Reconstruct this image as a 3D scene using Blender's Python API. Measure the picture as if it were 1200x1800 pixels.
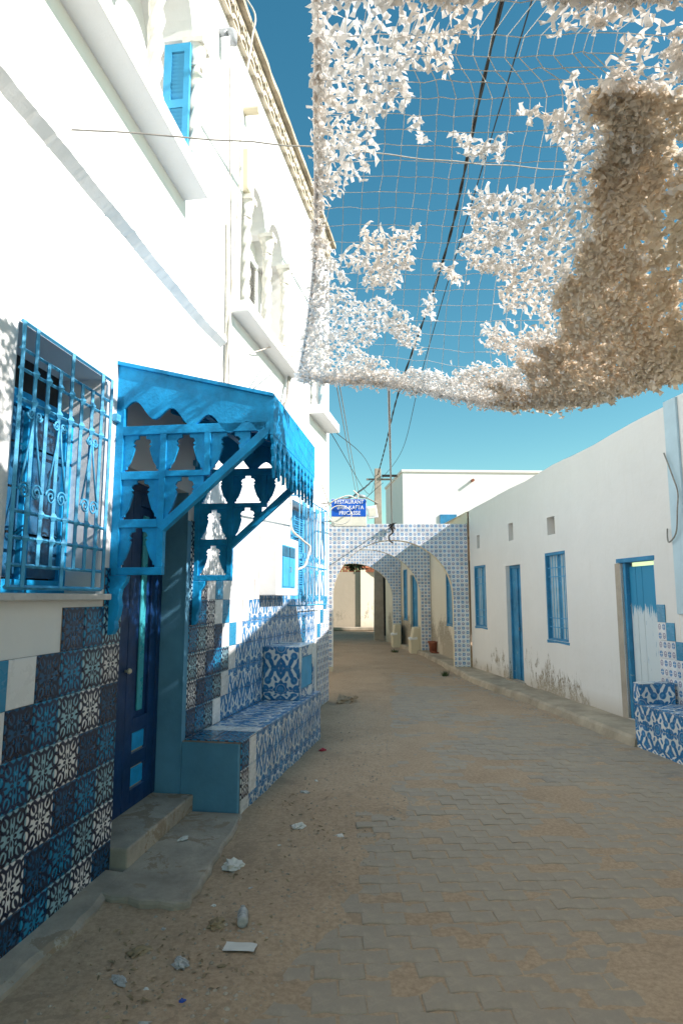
import bpy, bmesh, math, random
from mathutils import Vector, Matrix, noise
R = math.radians
rnd = random.Random(7)
scene = bpy.context.scene
for o in list(bpy.data.objects): bpy.data.objects.remove(o)

# ------------------------------------------------------------------ camera
FPX, CAMH = 1120.0, 1.6
PITCH = math.atan(150 / FPX)
cam = bpy.data.cameras.new('camera'); camo = bpy.data.objects.new('camera', cam)
scene.collection.objects.link(camo); scene.camera = camo
camo.location = (0, 0, CAMH); camo.rotation_euler = (math.pi/2 + PITCH, 0, 0)
cam.sensor_fit = 'VERTICAL'; cam.sensor_height = 36; cam.lens = 36 * FPX / 1800
cam.clip_start = 0.05; cam.clip_end = 3000
scene.render.resolution_x = 682; scene.render.resolution_y = 1024
# ------------------------------------------------------------------ sky, sun, exposure
SUN_AZ, SUN_EL = 110.0, 33.5          # clockwise from +Y
world = bpy.data.worlds.new('World'); scene.world = world; world.use_nodes = True
wn = world.node_tree.nodes; wl = world.node_tree.links; wn.clear()
sky = wn.new('ShaderNodeTexSky'); sky.sky_type = 'NISHITA'; sky.sun_disc = False
sky.sun_elevation = R(SUN_EL); sky.sun_rotation = R(SUN_AZ)
sky.altitude = 20; sky.air_density = 1.0; sky.dust_density = 0.4; sky.ozone_density = 1.6
tint = wn.new('ShaderNodeMix'); tint.data_type = 'RGBA'; tint.blend_type = 'MULTIPLY'; tint.inputs[0].default_value = 1
tint.inputs[7].default_value = (0.97, 1.03, 0.80, 1)
bg = wn.new('ShaderNodeBackground'); bg.inputs[1].default_value = 0.125
wo = wn.new('ShaderNodeOutputWorld')
hs = wn.new('ShaderNodeHueSaturation'); hs.inputs['Saturation'].default_value = 1.45
wl.new(sky.outputs[0], tint.inputs[6]); wl.new(tint.outputs[2], hs.inputs['Color']); wl.new(hs.outputs[0], bg.inputs[0]); wl.new(bg.outputs[0], wo.inputs[0])
sun = bpy.data.lights.new('sun', 'SUN'); sun.energy = 5.0; sun.angle = R(0.53); sun.color = (1, 0.93, 0.875)
suno = bpy.data.objects.new('sun', sun); scene.collection.objects.link(suno)
SD = Vector((math.sin(R(SUN_AZ))*math.cos(R(SUN_EL)), math.cos(R(SUN_AZ))*math.cos(R(SUN_EL)), math.sin(R(SUN_EL))))
suno.rotation_euler = (-SD).to_track_quat('-Z', 'Y').to_euler(); suno.location = (20, -5, 30)
vs = scene.view_settings
vs.view_transform = 'Standard'; vs.look = 'None'; vs.gamma = 1; vs.use_curve_mapping = False; vs.exposure = 0.74
scene.cycles.max_bounces = 8

# ------------------------------------------------------------------ helpers
CP, SP = math.cos(PITCH), math.sin(PITCH)
def ray(u, v):
    x, y = u - 600, 900 - v
    return Vector((x, FPX*CP - y*SP, y*CP + FPX*SP))
def at_z(u, v, z):
    r = ray(u, v); return Vector((0, 0, CAMH)) + r * ((z - CAMH) / r.z)
def at_y(u, v, Y):
    r = ray(u, v); return Vector((0, 0, CAMH)) + r * (Y / r.y)
def pix(p):
    z = p[2] - CAMH; yc = z*CP - p[1]*SP; f = z*SP + p[1]*CP
    if f < .05: return None
    return (600 + FPX*p[0]/f, 900 - FPX*yc/f)
WM = {}                                   # world matrix of every object we make
def frame(x, y, a, z=0):                  # local x runs along a street wall, local z up
    return Matrix.Translation((x, y, z)) @ Matrix.Rotation(math.pi/2 - R(a), 4, 'Z')
IDM = Matrix.Identity(4)
def link(o, parent=None, fr=None):
    scene.collection.objects.link(o)
    fr = (WM[parent] if parent is not None else IDM) if fr is None else fr
    WM[o] = fr.copy()
    if parent is not None:
        o.parent = parent; o.matrix_local = WM[parent].inverted() @ fr
    else:
        o.matrix_local = fr
    return o
def tag(o, label=None, cat=None, group=None, kind=None):
    if label: o['label'] = label
    if cat: o['category'] = cat
    if group: o['group'] = group
    if kind: o['kind'] = kind
    return o
def thing(name, label, cat, fr=IDM, group=None):
    o = bpy.data.objects.new(name, None); o.empty_display_size = .2
    link(o, None, fr); return tag(o, label, cat, group)

class MB:
    def __init__(s): s.v = []; s.f = []; s.uv = []
    def poly(s, pts, uv=None):
        n = len(s.v); s.v += [tuple(p) for p in pts]; s.f.append(tuple(range(n, n+len(pts)))); s.uv.append(uv)
    def box(s, x0, x1, y0, y1, z0, z1):
        n = len(s.v)
        s.v += [(x, y, z) for z in (z0, z1) for y in (y0, y1) for x in (x0, x1)]
        for q in ((0,2,3,1), (4,5,7,6), (0,1,5,4), (2,6,7,3), (0,4,6,2), (1,3,7,5)):
            s.f.append(tuple(n+i for i in q)); s.uv.append(None)
        return s
    def prism(s, pts, ax, a, b):          # polygon (2-D) extruded along axis ax from a to b
        def P(p, t): return {0: (t, p[0], p[1]), 1: (p[0], t, p[1]), 2: (p[0], p[1], t)}[ax]
        n = len(s.v); k = len(pts)
        s.v += [P(p, a) for p in pts] + [P(p, b) for p in pts]
        s.f.append(tuple(n+i for i in range(k))); s.f.append(tuple(n+k+i for i in reversed(range(k)))); s.uv += [None]*2
        for i in range(k):
            j = (i+1) % k; s.f.append((n+i, n+j, n+k+j, n+k+i)); s.uv.append(None)
        return s
    def tube(s, path, r, n=6, caps=True):
        path = [Vector(p) for p in path]; m = len(path); st = len(s.v)
        rr = r if isinstance(r, (list, tuple)) else [r]*m
        up = None
        for i, p in enumerate(path):
            t = (path[min(i+1, m-1)] - path[max(i-1, 0)])
            if t.length < 1e-9: t = Vector((0, 0, 1))
            t.normalize()
            if up is None:
                up = Vector((0, 0, 1)) if abs(t.z) < .9 else Vector((1, 0, 0))
            a = t.cross(up)
            if a.length < 1e-6: a = t.orthogonal()
            a.normalize(); b = a.cross(t).normalized(); up = b
            for k in range(n):
                q = 2*math.pi*k/n
                s.v.append(tuple(p + (a*math.cos(q) + b*math.sin(q)) * rr[i]))
        for i in range(m-1):
            for k in range(n):
                k2 = (k+1) % n
                s.f.append((st+i*n+k, st+i*n+k2, st+(i+1)*n+k2, st+(i+1)*n+k)); s.uv.append(None)
        if caps:
            s.f.append(tuple(st+k for k in reversed(range(n)))); s.f.append(tuple(st+(m-1)*n+k for k in range(n))); s.uv += [None]*2
        return s
    def lathe(s, prof, c=(0, 0, 0), n=16, fn=None):   # prof: (r, z) list ; fn(th,z)->factor
        st = len(s.v); m = len(prof)
        for r, z in prof:
            for k in range(n):
                th = 2*math.pi*k/n; q = r*(fn(th, z) if fn else 1)
                s.v.append((c[0]+q*math.cos(th), c[1]+q*math.sin(th), c[2]+z))
        for i in range(m-1):
            for k in range(n):
                k2 = (k+1) % n
                s.f.append((st+i*n+k, st+i*n+k2, st+(i+1)*n+k2, st+(i+1)*n+k)); s.uv.append(None)
        s.f.append(tuple(st+k for k in reversed(range(n)))); s.f.append(tuple(st+(m-1)*n+k for k in range(n))); s.uv += [None]*2
        return s
    def mesh(s, name, mat, smooth=False, fix=True):
        me = bpy.data.meshes.new(name); me.from_pydata(s.v, [], s.f)
        if any(u is not None for u in s.uv):
            l = me.uv_layers.new(name='UVMap')
            for p, u in zip(me.polygons, s.uv):
                if u:
                    for li, c in zip(p.loop_indices, u): l.data[li].uv = c
        if fix:
            b = bmesh.new(); b.from_mesh(me); bmesh.ops.recalc_face_normals(b, faces=b.faces); b.to_mesh(me); b.free()
        if smooth:
            for p in me.polygons: p.use_smooth = True
        me.materials.append(mat); me.update(); return me
    def build(s, name, mat, parent=None, fr=None, smooth=False, bevel=0, fix=True):
        o = bpy.data.objects.new(name, s.mesh(name, mat, smooth, fix)); link(o, parent, fr)
        if bevel:
            m = o.modifiers.new('bevel', 'BEVEL'); m.width = bevel; m.segments = 2; m.limit_method = 'ANGLE'; m.angle_limit = R(40)
        return o
def inst(name, me, parent, fr):
    return link(bpy.data.objects.new(name, me), parent, fr)
def T(x, y, z): return Matrix.Translation((x, y, z))

# ------------------------------------------------------------------ materials
class X:                                   # tiny expression compiler for shader math
    nt = None
    def __init__(s, k): s.k = k
    @staticmethod
    def m(op, *a):
        n = X.nt.nodes.new('ShaderNodeMath'); n.operation = op
        for i, q in enumerate(a):
            q = q.k if isinstance(q, X) else q
            if isinstance(q, (int, float)): n.inputs[i].default_value = q
            else: X.nt.links.new(q, n.inputs[i])
        return X(n.outputs[0])
    def __add__(a, b): return X.m('ADD', a, b)
    __radd__ = __add__
    def __sub__(a, b): return X.m('SUBTRACT', a, b)
    def __rsub__(a, b): return X.m('SUBTRACT', b, a)
    def __mul__(a, b): return X.m('MULTIPLY', a, b)
    __rmul__ = __mul__
    def __truediv__(a, b): return X.m('DIVIDE', a, b)
    def lt(a, b): return X.m('LESS_THAN', a, b)
    def gt(a, b): return X.m('GREATER_THAN', a, b)
    def abs(a): return X.m('ABSOLUTE', a)
    def max(a, b): return X.m('MAXIMUM', a, b)
    def min(a, b): return X.m('MINIMUM', a, b)
    def frac(a): return X.m('FRACT', a)
    def step(a, b, w=.04):                # smooth 1 where a<b
        return X.m('SMOOTH_MIN', X.m('MAXIMUM', (b - a) * (1/w) + .5, 0.0), 1.0, .01)
def hyp(a, b): return X.m('SQRT', a*a + b*b)
def xy():
    n = X.nt.nodes.new('ShaderNodeUVMap'); s = X.nt.nodes.new('ShaderNodeSeparateXYZ')
    X.nt.links.new(n.outputs[0], s.inputs[0]); return X(s.outputs[0]), X(s.outputs[1])
MATS = {}
def newmat(name):
    m = bpy.data.materials.new(name); m.use_nodes = True; nt = m.node_tree; X.nt = nt
    p = nt.nodes['Principled BSDF']; MATS[name] = m
    return m, nt, p
def col(c): return (c[0], c[1], c[2], 1)
def tex(nt, scale, detail=4, rough=.6, coord='Object', typ='NOISE', stretch=None, dist=0):
    tc = nt.nodes.new('ShaderNodeTexCoord'); src = tc.outputs[coord]
    if stretch:
        mp = nt.nodes.new('ShaderNodeMapping'); mp.inputs['Scale'].default_value = stretch
        nt.links.new(src, mp.inputs[0]); src = mp.outputs[0]
    if typ == 'NOISE':
        n = nt.nodes.new('ShaderNodeTexNoise'); n.inputs['Scale'].default_value = scale
        n.inputs['Detail'].default_value = detail; n.inputs['Roughness'].default_value = rough; n.inputs['Distortion'].default_value = dist
        nt.links.new(src, n.inputs['Vector']); return n.outputs[0]
    n = nt.nodes.new('ShaderNodeTexVoronoi'); n.inputs['Scale'].default_value = scale; nt.links.new(src, n.inputs['Vector']); return n.outputs[0]
def ramp(nt, src, stops):
    r = nt.nodes.new('ShaderNodeValToRGB'); e = r.color_ramp.elements
    while len(e) < len(stops): e.new(.5)
    for q, (p, c) in zip(e, stops): q.position = p; q.color = col(c) if not isinstance(c, (int, float)) else (c, c, c, 1)
    nt.links.new(src, r.inputs[0]); return r.outputs[0]
def mix(nt, f, a, b, mode='MIX'):
    n = nt.nodes.new('ShaderNodeMix'); n.data_type = 'RGBA'; n.blend_type = mode
    f = f.k if isinstance(f, X) else f
    if isinstance(f, (int, float)): n.inputs[0].default_value = f
    else: nt.links.new(f, n.inputs[0])
    for i, q in ((6, a), (7, b)):
        if isinstance(q, tuple): n.inputs[i].default_value = col(q)
        else: nt.links.new(q, n.inputs[i])
    return n.outputs[2]
def bump(nt, p, h, strength=.3, dist=.01):
    b = nt.nodes.new('ShaderNodeBump'); b.inputs['Strength'].default_value = strength; b.inputs['Distance'].default_value = dist
    nt.links.new(h.k if isinstance(h, X) else h, b.inputs['Height']); nt.links.new(b.outputs[0], p.inputs['Normal'])
def objz(nt, coord='Object', axis=2):
    tc = nt.nodes.new('ShaderNodeTexCoord'); s = nt.nodes.new('ShaderNodeSeparateXYZ')
    nt.links.new(tc.outputs[coord], s.inputs[0]); return X(s.outputs[axis])

def plain(name, c, rough=.6, var=.12, scale=6, metallic=0, bmp=0, bscale=40, spec=.4, wear=None, coord='Object'):
    m, nt, p = newmat(name)
    n = tex(nt, scale, 5, .65, coord)
    d = tuple(max(0, q*(1-var*1.6)) for q in c); l = tuple(min(1, q*(1+var)) for q in c)
    cc = ramp(nt, n, [(.3, d), (.7, l)])
    if wear:
        w = tex(nt, wear[1], 8, .75, coord, dist=.6); cc = mix(nt, X(w).gt(wear[2]), cc, wear[0])
    nt.links.new(cc, p.inputs['Base Color'])
    r = ramp(nt, tex(nt, scale*2.3, 4, .6, coord), [(.3, max(0, rough-.1)), (.7, min(1, rough+.1))]); nt.links.new(r, p.inputs['Roughness'])
    p.inputs['Metallic'].default_value = metallic; p.inputs['Specular IOR Level'].default_value = spec
    if bmp: bump(nt, p, tex(nt, bscale, 6, .65, coord), bmp, .01)
    return m
def stucco(name, c, stains=0, top=1.3, scale=1.0, streak=.0):
    m, nt, p = newmat(name)
    n = tex(nt, 1.3*scale, 6, .6); n2 = tex(nt, 9*scale, 5, .7)
    cc = ramp(nt, n, [(.25, tuple(q*.93 for q in c)), (.75, c)])
    cc = mix(nt, X(ramp(nt, n2, [(.45, 0.), (.8, .16)])), cc, tuple(q*e for q, e in zip(c, (.86, .82, .76))))
    if streak:
        st = tex(nt, 2.4, 6, .7, stretch=(5, 5, .35))
        cc = mix(nt, X(ramp(nt, st, [(.55, 0.), (.8, streak)])), cc, tuple(q*e for q, e in zip(c, (.72, .68, .62))))
    hgt = X(tex(nt, 14, 6, .6))*.55 + X(tex(nt, 90, 3, .6))*.25 + X(tex(nt, 2.6, 3, .5))*1.8
    if stains:                              # flaking whitewash over rough brown render near the ground
        z = objz(nt)
        zone = (1 - z*(1/top)).max(0.0)
        patch = X(ramp(nt, tex(nt, .75, 3, .5), [(.38, .25), (.60, 1.25)]))
        pn = X(tex(nt, 4.6, 10, .78, dist=.7, stretch=(2.0, 2.0, .7)))
        q = (pn + zone*.34*stains*patch)
        msk = (1 - q.step(.79, .05)).max(0.0)*X(ramp(nt, tex(nt, 31, 5, .7), [(.36, .15), (.52, 1.)]))
        cc = mix(nt, msk, cc, ramp(nt, tex(nt, 26, 6, .7), [(.3, (.20, .165, .12)), (.7, (.46, .40, .31))]))
        dirt = ((zone - .72)*3.0).max(0.0).min(.6)
        cc = mix(nt, dirt, cc, (.50, .42, .32))
        hgt = hgt - msk*.9
    nt.links.new(cc, p.inputs['Base Color']); p.inputs['Roughness'].default_value = .92; p.inputs['Specular IOR Level'].default_value = .15
    bump(nt, p, hgt, .35, .012)
    return m
WHITE = stucco('white_stucco', (.83, .825, .81))
WHITE_R = stucco('old_whitewash', (.82, .80, .775), stains=1.0, top=1.25, streak=.22)
WHITE_IN = stucco('aged_cream_plaster', (.72, .66, .54), stains=1.25, top=2.4, streak=.3)
WHITE_FAR = stucco('far_white_stucco', (.84, .83, .81), scale=.4)
CREAM = stucco('cream_render', (.70, .62, .46))
TEAL = plain('teal_plaster', (.12, .31, .46), .75, .14, 2.2, bmp=.35, bscale=16, spec=.2)
BLUE = plain('blue_wood_paint', (.010, .335, .70), .55, .22, 5, bmp=.4, bscale=34, spec=.25, wear=((.03, .22, .42), 17, .67))
IRON = plain('pale_blue_iron_paint', (.075, .39, .66), .45, .16, 9, bmp=.15, bscale=60, wear=((.16, .12, .09), 26, .73))
NAVY = plain('navy_door_paint', (.003, .036, .13), .45, .25, 4, bmp=.12, bscale=26)
TEALPANE = plain('teal_door_slot', (.05, .38, .46), .3, .15, 5)
SHUT = plain('sky_blue_shutter', (.06, .38, .66), .5, .1, 4)
DOORB = plain('weathered_blue_boards', (.035, .235, .44), .62, .22, 3, bmp=.25, bscale=24, wear=((.28, .42, .50), 9, .63))
DOORP = plain('pale_blue_boards', (.46, .60, .67), .7, .14, 3, bmp=.25, bscale=24, wear=((.06, .27, .46), 8, .64))
PALEB = plain('pale_blue_pilaster', (.52, .67, .75), .8, .06, 3, bmp=.2)
MARBLE = plain('grey_marble', (.56, .54, .51), .35, .12, 8)
CONC = plain('dusty_concrete', (.42, .365, .30), .9, .22, 3, bmp=.6, bscale=22, spec=.15, wear=((.34, .27, .20), 3.2, .58))
CONCP = plain('grey_pole_concrete', (.44, .38, .31), .9, .15, 3, bmp=.4)
KERB = plain('dusty_kerb', (.45, .38, .29), .92, .22, 2.5, bmp=.7, bscale=18, spec=.1)
COPE = plain('weathered_coping', (.50, .43, .32), .9, .3, 4, bmp=.5, wear=((.2, .17, .13), 5, .62))
SCREEN = plain('screen_block', (.66, .59, .47), .9, .2, 6, bmp=.4)
STONE = plain('carved_white_stone', (.80, .77, .70), .7, .1, 9, bmp=.25)
GROUT = plain('grout', (.27, .20, .15), .95, .3, 12, spec=.1)
CABLE_B = plain('black_cable', (.02, .019, .018), .6, .2, 20)
CABLE_W = plain('white_cable', (.66, .62, .54), .55, .15, 20)
CABLE_G = plain('grey_cable', (.30, .28, .25), .6, .2, 20)
PVC = plain('grey_pvc', (.42, .44, .47), .4, .1, 10)
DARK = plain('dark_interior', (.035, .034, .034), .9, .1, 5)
GLASSB = plain('window_pane', (.02, .10, .20), .08, .3, 4, spec=.6)
SIGNB = plain('sign_blue', (.006, .10, .50), .35, .06, 6)
SIGNW = plain('sign_white', (.80, .80, .78), .5, .05, 6)
SIGNC = plain('sign_cream', (.72, .68, .56), .5, .06, 6)
TERRA = plain('terracotta', (.33, .12, .07), .8, .2, 8, bmp=.2)
BRICK = plain('red_brick', (.42, .15, .08), .9, .3, 5, bmp=.5)
BEIGE = stucco('beige_render', (.60, .50, .38), stains=.8, top=3, streak=.4)
BEIGE_SHADE = stucco('shade_dark_render', (.20, .17, .14), streak=.2)  # render colour darkened to stand for shade past the arches
PAPER = plain('white_paper', (.68, .66, .62), .8, .06, 9)
PLAST = plain('clouded_plastic', (.42, .42, .41), .3, .1, 9)
LEAFDRY = plain('dry_leaf', (.33, .25, .15), .85, .3, 9)
REDP = plain('red_wrapper', (.40, .03, .05), .5, .2, 9)
BLUEP = plain('blue_plastic', (.01, .06, .35), .4, .1, 9)
ROPE = plain('net_rope', (.66, .57, .50), .9, .15, 20)
CORD = plain('white_net_cord', (.78, .76, .72), .8, .05, 9)
BARK = plain('bark', (.12, .09, .06), .9, .2, 9)
LEAF = plain('leaf_green', (.05, .085, .03), .6, .3, 5)
def cloth(name, c, tr):
    m, nt, p = newmat(name)
    n = tex(nt, 1.6, 3, .5, 'Object'); cc = ramp(nt, n, [(.35, tuple(q*e for q, e in zip(c, (1, .95, .90)))), (.65, c)])
    nt.links.new(cc, p.inputs['Base Color']); p.inputs['Roughness'].default_value = .8; p.inputs['Specular IOR Level'].default_value = .2
    t = nt.nodes.new('ShaderNodeBsdfTranslucent'); nt.links.new(cc, t.inputs[0])
    ms = nt.nodes.new('ShaderNodeMixShader'); ms.inputs[0].default_value = tr
    out = nt.nodes['Material Output']
    nt.links.new(p.outputs[0], ms.inputs[1]); nt.links.new(t.outputs[0], ms.inputs[2]); nt.links.new(ms.outputs[0], out.inputs[0])
    return m
SCRIM = cloth('white_scrim_cloth', (.90, .88, .85), .36)
SCRIM2 = cloth('cream_scrim_cloth', (.86, .78, .66), .42)

# ---- glazed tiles
def glaze(name, fn):
    m, nt, p = newmat(name)
    cc = fn(nt)
    ob = nt.nodes.new('ShaderNodeObjectInfo')
    v = X(ob.outputs['Random'])*.22 + .86
    cmb = nt.nodes.new('ShaderNodeCombineColor')
    for i in range(3): nt.links.new(v.k, cmb.inputs[i])
    cc = mix(nt, 1.0, cc, cmb.outputs[0], 'MULTIPLY')
    dust = ramp(nt, tex(nt, 7, 6, .7), [(.55, 0.), (.85, .12)])
    cc = mix(nt, X(dust), cc, (.46, .40, .32))
    nt.links.new(cc, p.inputs['Base Color'])
    nt.links.new(ramp(nt, tex(nt, 5, 5, .65), [(.3, .16), (.75, .42)]), p.inputs['Roughness'])
    p.inputs['Specular IOR Level'].default_value = .45
    bump(nt, p, tex(nt, 6, 3, .5), .06, .01)
    return m
def arab(bgc, ink):
    def fn(nt):
        u, v = xy(); a = ((u - .5)*2).abs(); b = ((v - .5)*2).abs()
        w = tex(nt, 9, 3, .5, 'UV'); a = a + (X(w) - .5)*.06
        def ring(cx, cy, r, t): return ((hyp(a - cx, b - cy) - r).abs()).step(t, .045)
        def ell(cx, cy, rx, ry, ang):
            c, s_ = math.cos(R(ang)), math.sin(R(ang)); x = a - cx; y = b - cy
            return hyp((x*c + y*s_)/rx, (y*c - x*s_)/ry).step(1.0, .25)
        k = ring(.52, .60, .30, .08)
        k = k * (1 - ell(.25, .33, .14, .10, 45))
        k = k.max(ell(.55, .66, .22, .10, 60))
        k = k.max(ring(1.02, .30, .27, .08)).max(ring(.22, 1.04, .25, .08))
        k = k.max(ell(.0, .24, .075, .13, 0)).max(ell(.22, .0, .13, .075, 0)).max(ell(.17, .16, .12, .05, 45))
        k = k.max(ell(.86, .84, .17, .075, 45)).max(ell(.0, .66, .06, .15, 0)).max(ell(.68, .0, .16, .055, 0))
        k = k.max(ell(.93, .06, .06, .06, 0)).max(ell(.02, .94, .05, .05, 0)).max(ring(.30, .30, .13, .05))
        return mix(nt, k.min(1.0), bgc, ink)
    return fn
INK = (.008, .014, .045)
T_NAVY = glaze('tile_navy_arabesque', arab((.010, .10, .22), (.005, .012, .04)))
T_BLUE = glaze('tile_blue_arabesque', arab((.012, .26, .47), (.005, .022, .075)))
T_TEAL = glaze('tile_teal_arabesque', arab((.32, .53, .60), INK))
T_WHITE = glaze('tile_white_arabesque', arab((.84, .81, .79), INK))
T_PW = glaze('tile_plain_white', lambda nt: ramp(nt, tex(nt, 3, 3, .5), [(.3, (.74, .73, .72)), (.7, (.80, .79, .78))]))
T_PB = glaze('tile_plain_blue', lambda nt: ramp(nt, tex(nt, 3, 3, .5), [(.3, (.02, .24, .44)), (.7, (.03, .30, .52))]))
def azul(nt):
    a, b = xy(); w = tex(nt, 7, 3, .5, 'UV'); a = a + (X(w) - .5)*.05
    def ell(cx, cy, rx, ry, ang=0):
        c, s_ = math.cos(R(ang)), math.sin(R(ang)); x = a - cx; y = b - cy
        return hyp((x*c + y*s_)/rx, (y*c - x*s_)/ry).step(1.0, .2)
    r0 = hyp(a, b); th = X.m('ARCTAN2', b, a)
    fl = r0.step(X.m('COSINE', th*8.0)*.05 + .42, .03)
    fl = fl * (1 - (r0 - .27).abs().step(.014, .02)*.6)
    dm = ((a - 1).abs() + (b - 1).abs()*.8).step(.33, .04)
    tul = ell(.15, .80, .105, .27, -28).max(ell(0, 1, .12, .2)).max(ell(.0, .60, .07, .11))
    bl = ell(.74, .44, .20, .18).max(ell(.56, .72, .115, .30, 30)).max(ell(.40, .97, .18, .11, 10))
    lf = ell(1.0, .02, .16, .24, 0).max(ell(.80, .12, .17, .09, 40)).max(ell(.55, .09, .12, .07, -20))
    lf = lf.max(ell(.32, .52, .07, .14, -35)).max(ell(.97, .66, .08, .14, 15))
    k = fl.max(dm).max(tul).max(bl).max(lf).min(1.0)
    hl = ell(.74, .46, .07, .06).max(ell(1.0, 1.0, .08, .1)).max(r0.step(.17, .03)).min(1.0)
    blue = mix(nt, X(tex(nt, 4, 4, .6, 'UV')), (.01, .085, .27), (.05, .27, .52))
    blue = mix(nt, hl*.7, blue, (.10, .34, .60))
    return mix(nt, k, (.72, .74, .74), blue)
T_AZ = glaze('tile_blue_white_ornament', azul)
def motif(nt):
    u, v = xy(); fu = (u*2).frac() - .5; fv = (v*2).frac() - .5; r = hyp(fu, fv)
    par = ((X.m('FLOOR', u*2) + X.m('FLOOR', v*2))*.5).frac()*2
    cross = fu.abs().min(fv.abs())
    k1 = r.step(.36, .05) * (1 - cross.step(.035, .03)) * (1 - r.step(.06, .03))
    k2 = (r - .27).abs().step(.06, .04).max((hyp(fu, fv + .05)).step(.10, .05)).max(((fu.abs() - .2).abs() + fv.abs()).step(.07, .03)).min(1.0)
    c = mix(nt, k2*(1 - par.min(1.0)), (.74, .76, .79), (.20, .19, .33))
    return mix(nt, k1*par.min(1.0), c, (.02, .20, .47))
T_MO = glaze('tile_small_motif', motif)

def tile_mesh(w, h, mat, t=.007, fu=False, fv=False, g=1, rep=(1, 1)):
    """upright tile, local x along, z up, face towards +y*g, chamfered edge; uv optionally mirrored"""
    mb = MB(); e = .0015; c = .003; y0, y1, y2 = 0, g*(t-.002), g*t
    o = [(e, e), (w-e, e), (w-e, h-e), (e, h-e)]; i = [(e+c, e+c), (w-e-c, e+c), (w-e-c, h-e-c), (e+c, h-e-c)]
    def U(p):
        u, v = p[0]/w*rep[0], p[1]/h*rep[1]; return ((rep[0]-u) if fu else u, (rep[1]-v) if fv else v)
    mb.poly([(p[0], y2, p[1]) for p in i], [U(p) for p in i])
    for k in range(4):
        j = (k+1) % 4
        mb.poly([(o[k][0], y1, o[k][1]), (o[j][0], y1, o[j][1]), (i[j][0], y2, i[j][1]), (i[k][0], y2, i[k][1])], [U(o[k]), U(o[j]), U(i[j]), U(i[k])])
        mb.poly([(o[k][0], y0, o[k][1]), (o[j][0], y0, o[j][1]), (o[j][0], y1, o[j][1]), (o[k][0], y1, o[k][1])], [U(o[k]), U(o[j]), U(o[j]), U(o[k])])
    return mb.mesh('tile', mat)
TC = {}
def tile(parent, fr, s, z, w, h, mat, d=.004, fu=False, fv=False, g=1, rep=(1, 1)):
    k = (round(w, 3), round(h, 3), mat.name, fu, fv, g, rep)
    if k not in TC: TC[k] = tile_mesh(w, h, mat, fu=fu, fv=fv, g=g, rep=rep)
    J = T(s, g*(d + rnd.uniform(-.0006, .001)), z) @ Matrix.Rotation(R(rnd.uniform(-.35, .35)), 4, 'X') @ Matrix.Rotation(R(rnd.uniform(-.35, .35)), 4, 'Z')
    return inst('tile', TC[k], parent, fr @ J)

def wall_shell(mb, s0, s1, z0, ztop, holes, g, ds=.4, back=.0):
    """street face at y=0 with openings; hole=(a,b,lo,hi,depth,skip_reveals); hi may be f(s)"""
    br = {round(s0, 4), round(s1, 4)}
    n = int((s1-s0)/ds)
    br |= {round(s0 + (s1-s0)*i/max(n, 1), 4) for i in range(1, n)}
    for h in holes:
        br |= {round(h[0], 4), round(h[1], 4)}
        if callable(h[3]):
            br |= {round(q, 4) for q in (h[5] if len(h) > 5 else [h[0] + (h[1]-h[0])*(.5-.5*math.cos(math.pi*i/16)) for i in range(1, 16)])}
    br = sorted(b for b in br if s0-1e-6 <= b <= s1+1e-6)
    zt = ztop if callable(ztop) else (lambda s: ztop)
    ev = lambda q, s: q(s) if callable(q) else q
    for a, b in zip(br, br[1:]):
        if b-a < 1e-5: continue
        m = (a+b)/2; act = sorted([h for h in holes if h[0] < m < h[1]], key=lambda h: h[2])
        za, zb = z0, z0
        for h in act + [None]:
            ta, tb = (ev(h[2], a), ev(h[2], b)) if h else (zt(a), zt(b))
            if ta > za + 1e-5 or tb > zb + 1e-5:
                mb.poly([(a, 0, za), (b, 0, zb), (b, 0, tb), (a, 0, ta)])
            if h:
                za, zb = ev(h[3], a), ev(h[3], b); D = -g*h[4]
                if h[4] > 0:
                    mb.poly([(a, 0, za), (b, 0, zb), (b, D, zb), (a, D, za)])
                    if h[2] > z0 + 1e-4: mb.poly([(a, 0, h[2]), (b, 0, h[2]), (b, D, h[2]), (a, D, h[2])])
    for h in holes:
        if h[4] <= 0: continue
        D = -g*h[4]
        for s in (h[0], h[1]):
            hi = ev(h[3], s)
            if hi > h[2] + 1e-4: mb.poly([(s, 0, h[2]), (s, 0, hi), (s, D, hi), (s, D, h[2])])
    return mb

# ================================================================== SETTING
FL = frame(-1.350729, 3.937026, 7.7)           # left house, near wall (local y = -out)
SB = 1.12
a77 = R(7.7)
FL2 = frame(-1.350729 + math.sin(a77)*SB, 3.937026 + math.cos(a77)*SB, 11.0)
FR = frame(3.5217, 8.1573, -7.0)               # right house (local y = +out)

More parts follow.
